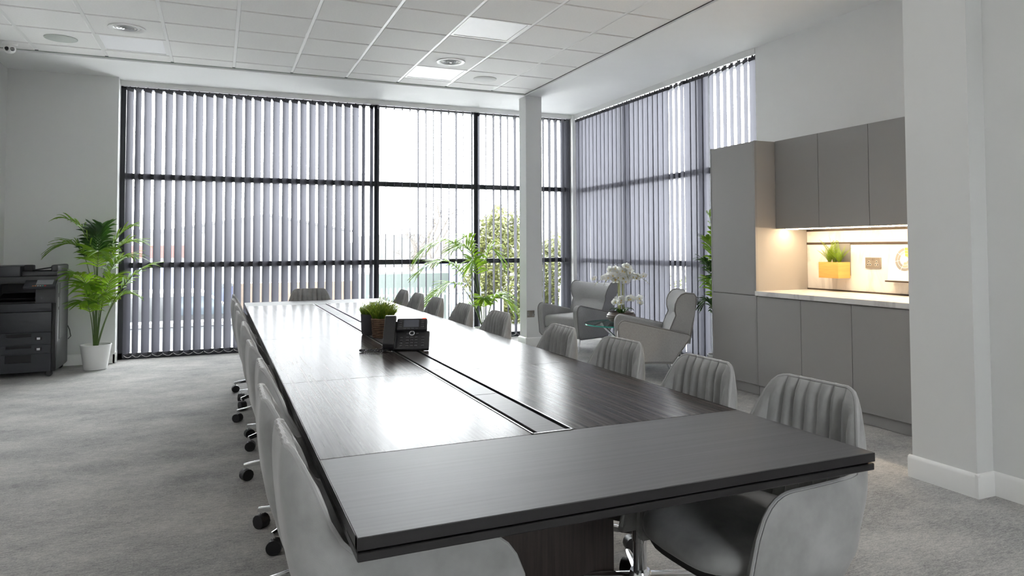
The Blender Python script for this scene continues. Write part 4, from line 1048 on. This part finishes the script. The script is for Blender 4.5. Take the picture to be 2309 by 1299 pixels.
tag(MB().rbox(-4.0,3.2,5.2,5.6,GZ,-.02,.02,1).box(-4.05,3.25,5.15,5.65,-.02,.04).build('parapet_wall', 'ext_sill'), 'low white parapet wall just outside the left of the back window', 'wall')
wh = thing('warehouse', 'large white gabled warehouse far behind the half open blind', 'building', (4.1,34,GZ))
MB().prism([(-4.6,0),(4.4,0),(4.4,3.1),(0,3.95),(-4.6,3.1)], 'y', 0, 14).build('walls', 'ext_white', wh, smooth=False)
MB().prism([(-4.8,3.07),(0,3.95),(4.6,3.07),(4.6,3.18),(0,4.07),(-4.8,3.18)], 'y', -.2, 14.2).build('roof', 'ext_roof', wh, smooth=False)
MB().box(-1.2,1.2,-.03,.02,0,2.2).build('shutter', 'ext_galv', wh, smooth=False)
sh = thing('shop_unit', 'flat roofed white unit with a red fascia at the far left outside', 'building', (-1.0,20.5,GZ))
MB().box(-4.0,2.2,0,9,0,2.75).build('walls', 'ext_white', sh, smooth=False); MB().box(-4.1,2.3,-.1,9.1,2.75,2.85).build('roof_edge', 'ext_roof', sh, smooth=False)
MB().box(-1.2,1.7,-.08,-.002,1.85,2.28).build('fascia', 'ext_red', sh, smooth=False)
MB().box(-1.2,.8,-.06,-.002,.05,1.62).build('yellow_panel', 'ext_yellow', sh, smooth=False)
def car(label, x, y, rz, m, L_=4.0, hgt=1.4, van=False):
    t = thing('van' if van else 'car', label, 'van' if van else 'car', (x,y,GZ), rz)
    if van: prof = [(-L_/2,.3),(L_/2,.3),(L_/2,.85),(L_/2-.25,1.05),(L_/2-.9,hgt),(-L_/2+.05,hgt),(-L_/2,hgt-.1)]
    else: prof = [(-L_/2,.3),(L_/2,.3),(L_/2,.7),(L_/2-.9,.85),(L_/2-1.6,hgt),(-L_/2+.6,hgt),(-L_/2,.95)]
    o = MB().prism(prof, 'y', -.82, .82).build('body', m, t); md = o.modifiers.new('bevel','BEVEL'); md.width = .07; md.segments = 2
    gl = [(L_/2-1.0,.93),(L_/2-1.55,hgt-.08),(-.1,hgt-.08),(-.1,.93)] if not van else [(L_/2-.35,1.02),(L_/2-.92,hgt-.12),(.4,hgt-.12),(.4,1.02)]
    MB().prism(gl, 'y', -.83, .83).build('window', 'car_glass', t, smooth=False)
    for sx in (-L_/2+.75, L_/2-.8):
        for sy in (-.74,.74):
            b = MB(); b.M = Matrix.Translation((sx,sy,.31)) @ Matrix.Rotation(PI/2,4,'X'); b.lathe([(.0001,-.1),(.25,-.1),(.31,-.07),(.31,.07),(.25,.1),(.0001,.1)], 20); b.build('wheel', 'tyre', t)
    return t
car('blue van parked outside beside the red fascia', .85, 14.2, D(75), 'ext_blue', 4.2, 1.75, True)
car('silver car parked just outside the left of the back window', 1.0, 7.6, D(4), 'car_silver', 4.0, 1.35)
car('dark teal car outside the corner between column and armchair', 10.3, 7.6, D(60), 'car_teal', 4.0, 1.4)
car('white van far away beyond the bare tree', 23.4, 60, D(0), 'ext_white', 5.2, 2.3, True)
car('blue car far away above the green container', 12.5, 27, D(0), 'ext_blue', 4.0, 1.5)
def foliage_bush(name, label, c, rx, ry, rz, n, leaf, m='hedge_leaf'):
    t = thing(name, label, 'hedge', (c[0],c[1],GZ)); b = MB()
    for k in range(n):
        u = random.uniform(-1,1); a = random.uniform(0,2*PI); rr = random.uniform(.62,1.0)**.5; q = math.sqrt(1-u*u)
        bump = 1+.14*math.sin(3*a+2*u)+.10*math.sin(7*a-5*u)
        p = Vector((rx*rr*q*math.cos(a)*bump, ry*rr*q*math.sin(a)*bump, c[2]-GZ+rz*rr*u*bump))
        if p.z < .05: continue
        d = Vector((random.gauss(0,1),random.gauss(0,1),random.gauss(0,1))).normalized(); e = d.orthogonal().normalized(); s = leaf*random.uniform(.6,1.2)
        b.add([p-d*s, p+e*s*.45, p+d*s, p-e*s*.45], [(0,1,2,3)])
    o = b.build('foliage', m, t, smooth=False); o['kind'] = 'stuff'
    for k in range(5): x_, y_ = random.uniform(-.4,.4)*rx, random.uniform(-.3,.3)*ry; MB().tube([(x_,y_,0),(x_*1.2,y_,(c[2]-GZ)*.6),(x_*1.5,y_*1.5,c[2]-GZ+rz*.4)], [.05,.035,.015], 6).build('trunk', 'trunk_brown', t)
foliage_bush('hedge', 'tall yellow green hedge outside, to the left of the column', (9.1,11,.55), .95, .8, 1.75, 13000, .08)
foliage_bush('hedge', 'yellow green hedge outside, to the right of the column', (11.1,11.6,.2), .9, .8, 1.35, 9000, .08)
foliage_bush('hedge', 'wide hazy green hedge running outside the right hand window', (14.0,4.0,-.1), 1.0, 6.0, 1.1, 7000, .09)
def tree(label, x, y, H_, seed):
    random.seed(seed); t = thing('bare_tree', label, 'tree', (x,y,GZ)); b = MB(); tw = MB()
    def br(p, d, L_, r, lev):
        pts = [p.copy()]; q = p.copy(); dd = d.copy()
        for i in range(4):
            dd = (dd+Vector((random.gauss(0,.13),random.gauss(0,.13),.05))).normalized(); q = q+dd*L_/4; pts.append(q.copy())
        (b if lev < 2 else tw).tube(pts, [r*(1-.14*i) for i in range(5)], 6 if lev < 2 else 3, cap=False)
        if lev >= 4: return
        for k in range(4 if lev else 7):
            s = random.uniform(.35,1.0); i = min(3,int(s*4)); pp = pts[i].lerp(pts[i+1], s*4-i) if s < 1 else pts[4]
            nd = (dd*.8+Vector((random.gauss(0,.75),random.gauss(0,.75),random.gauss(.15,.4)))).normalized(); br(pp, nd, L_*random.uniform(.45,.62), r*.5, lev+1)
    br(Vector((0,0,0)), Vector((0,0,1)), H_*.55, .11, 0)
    b.build('trunk', 'trunk_brown', t); o = tw.build('twigs', 'trunk_brown', t); o['kind'] = 'stuff'; return t
tree('tall bare tree outside the middle of the back window', 10.2, 22, 5.4, 3)
tree('smaller bare tree far outside, to the left of the tall bare tree', 10.3, 26, 3.6, 4)
b = MB(); hp = []
for k in range(30): hp.append((8+k*.9, 2.7+.9*math.sin(k*.55)+.5*math.sin(k*1.7)-.06*k))
b.prism([(8,GZ)]+hp+[(34.1,GZ)], 'y', 70, 90); struct(b.build('hill', 'ext_hill', smooth=False))
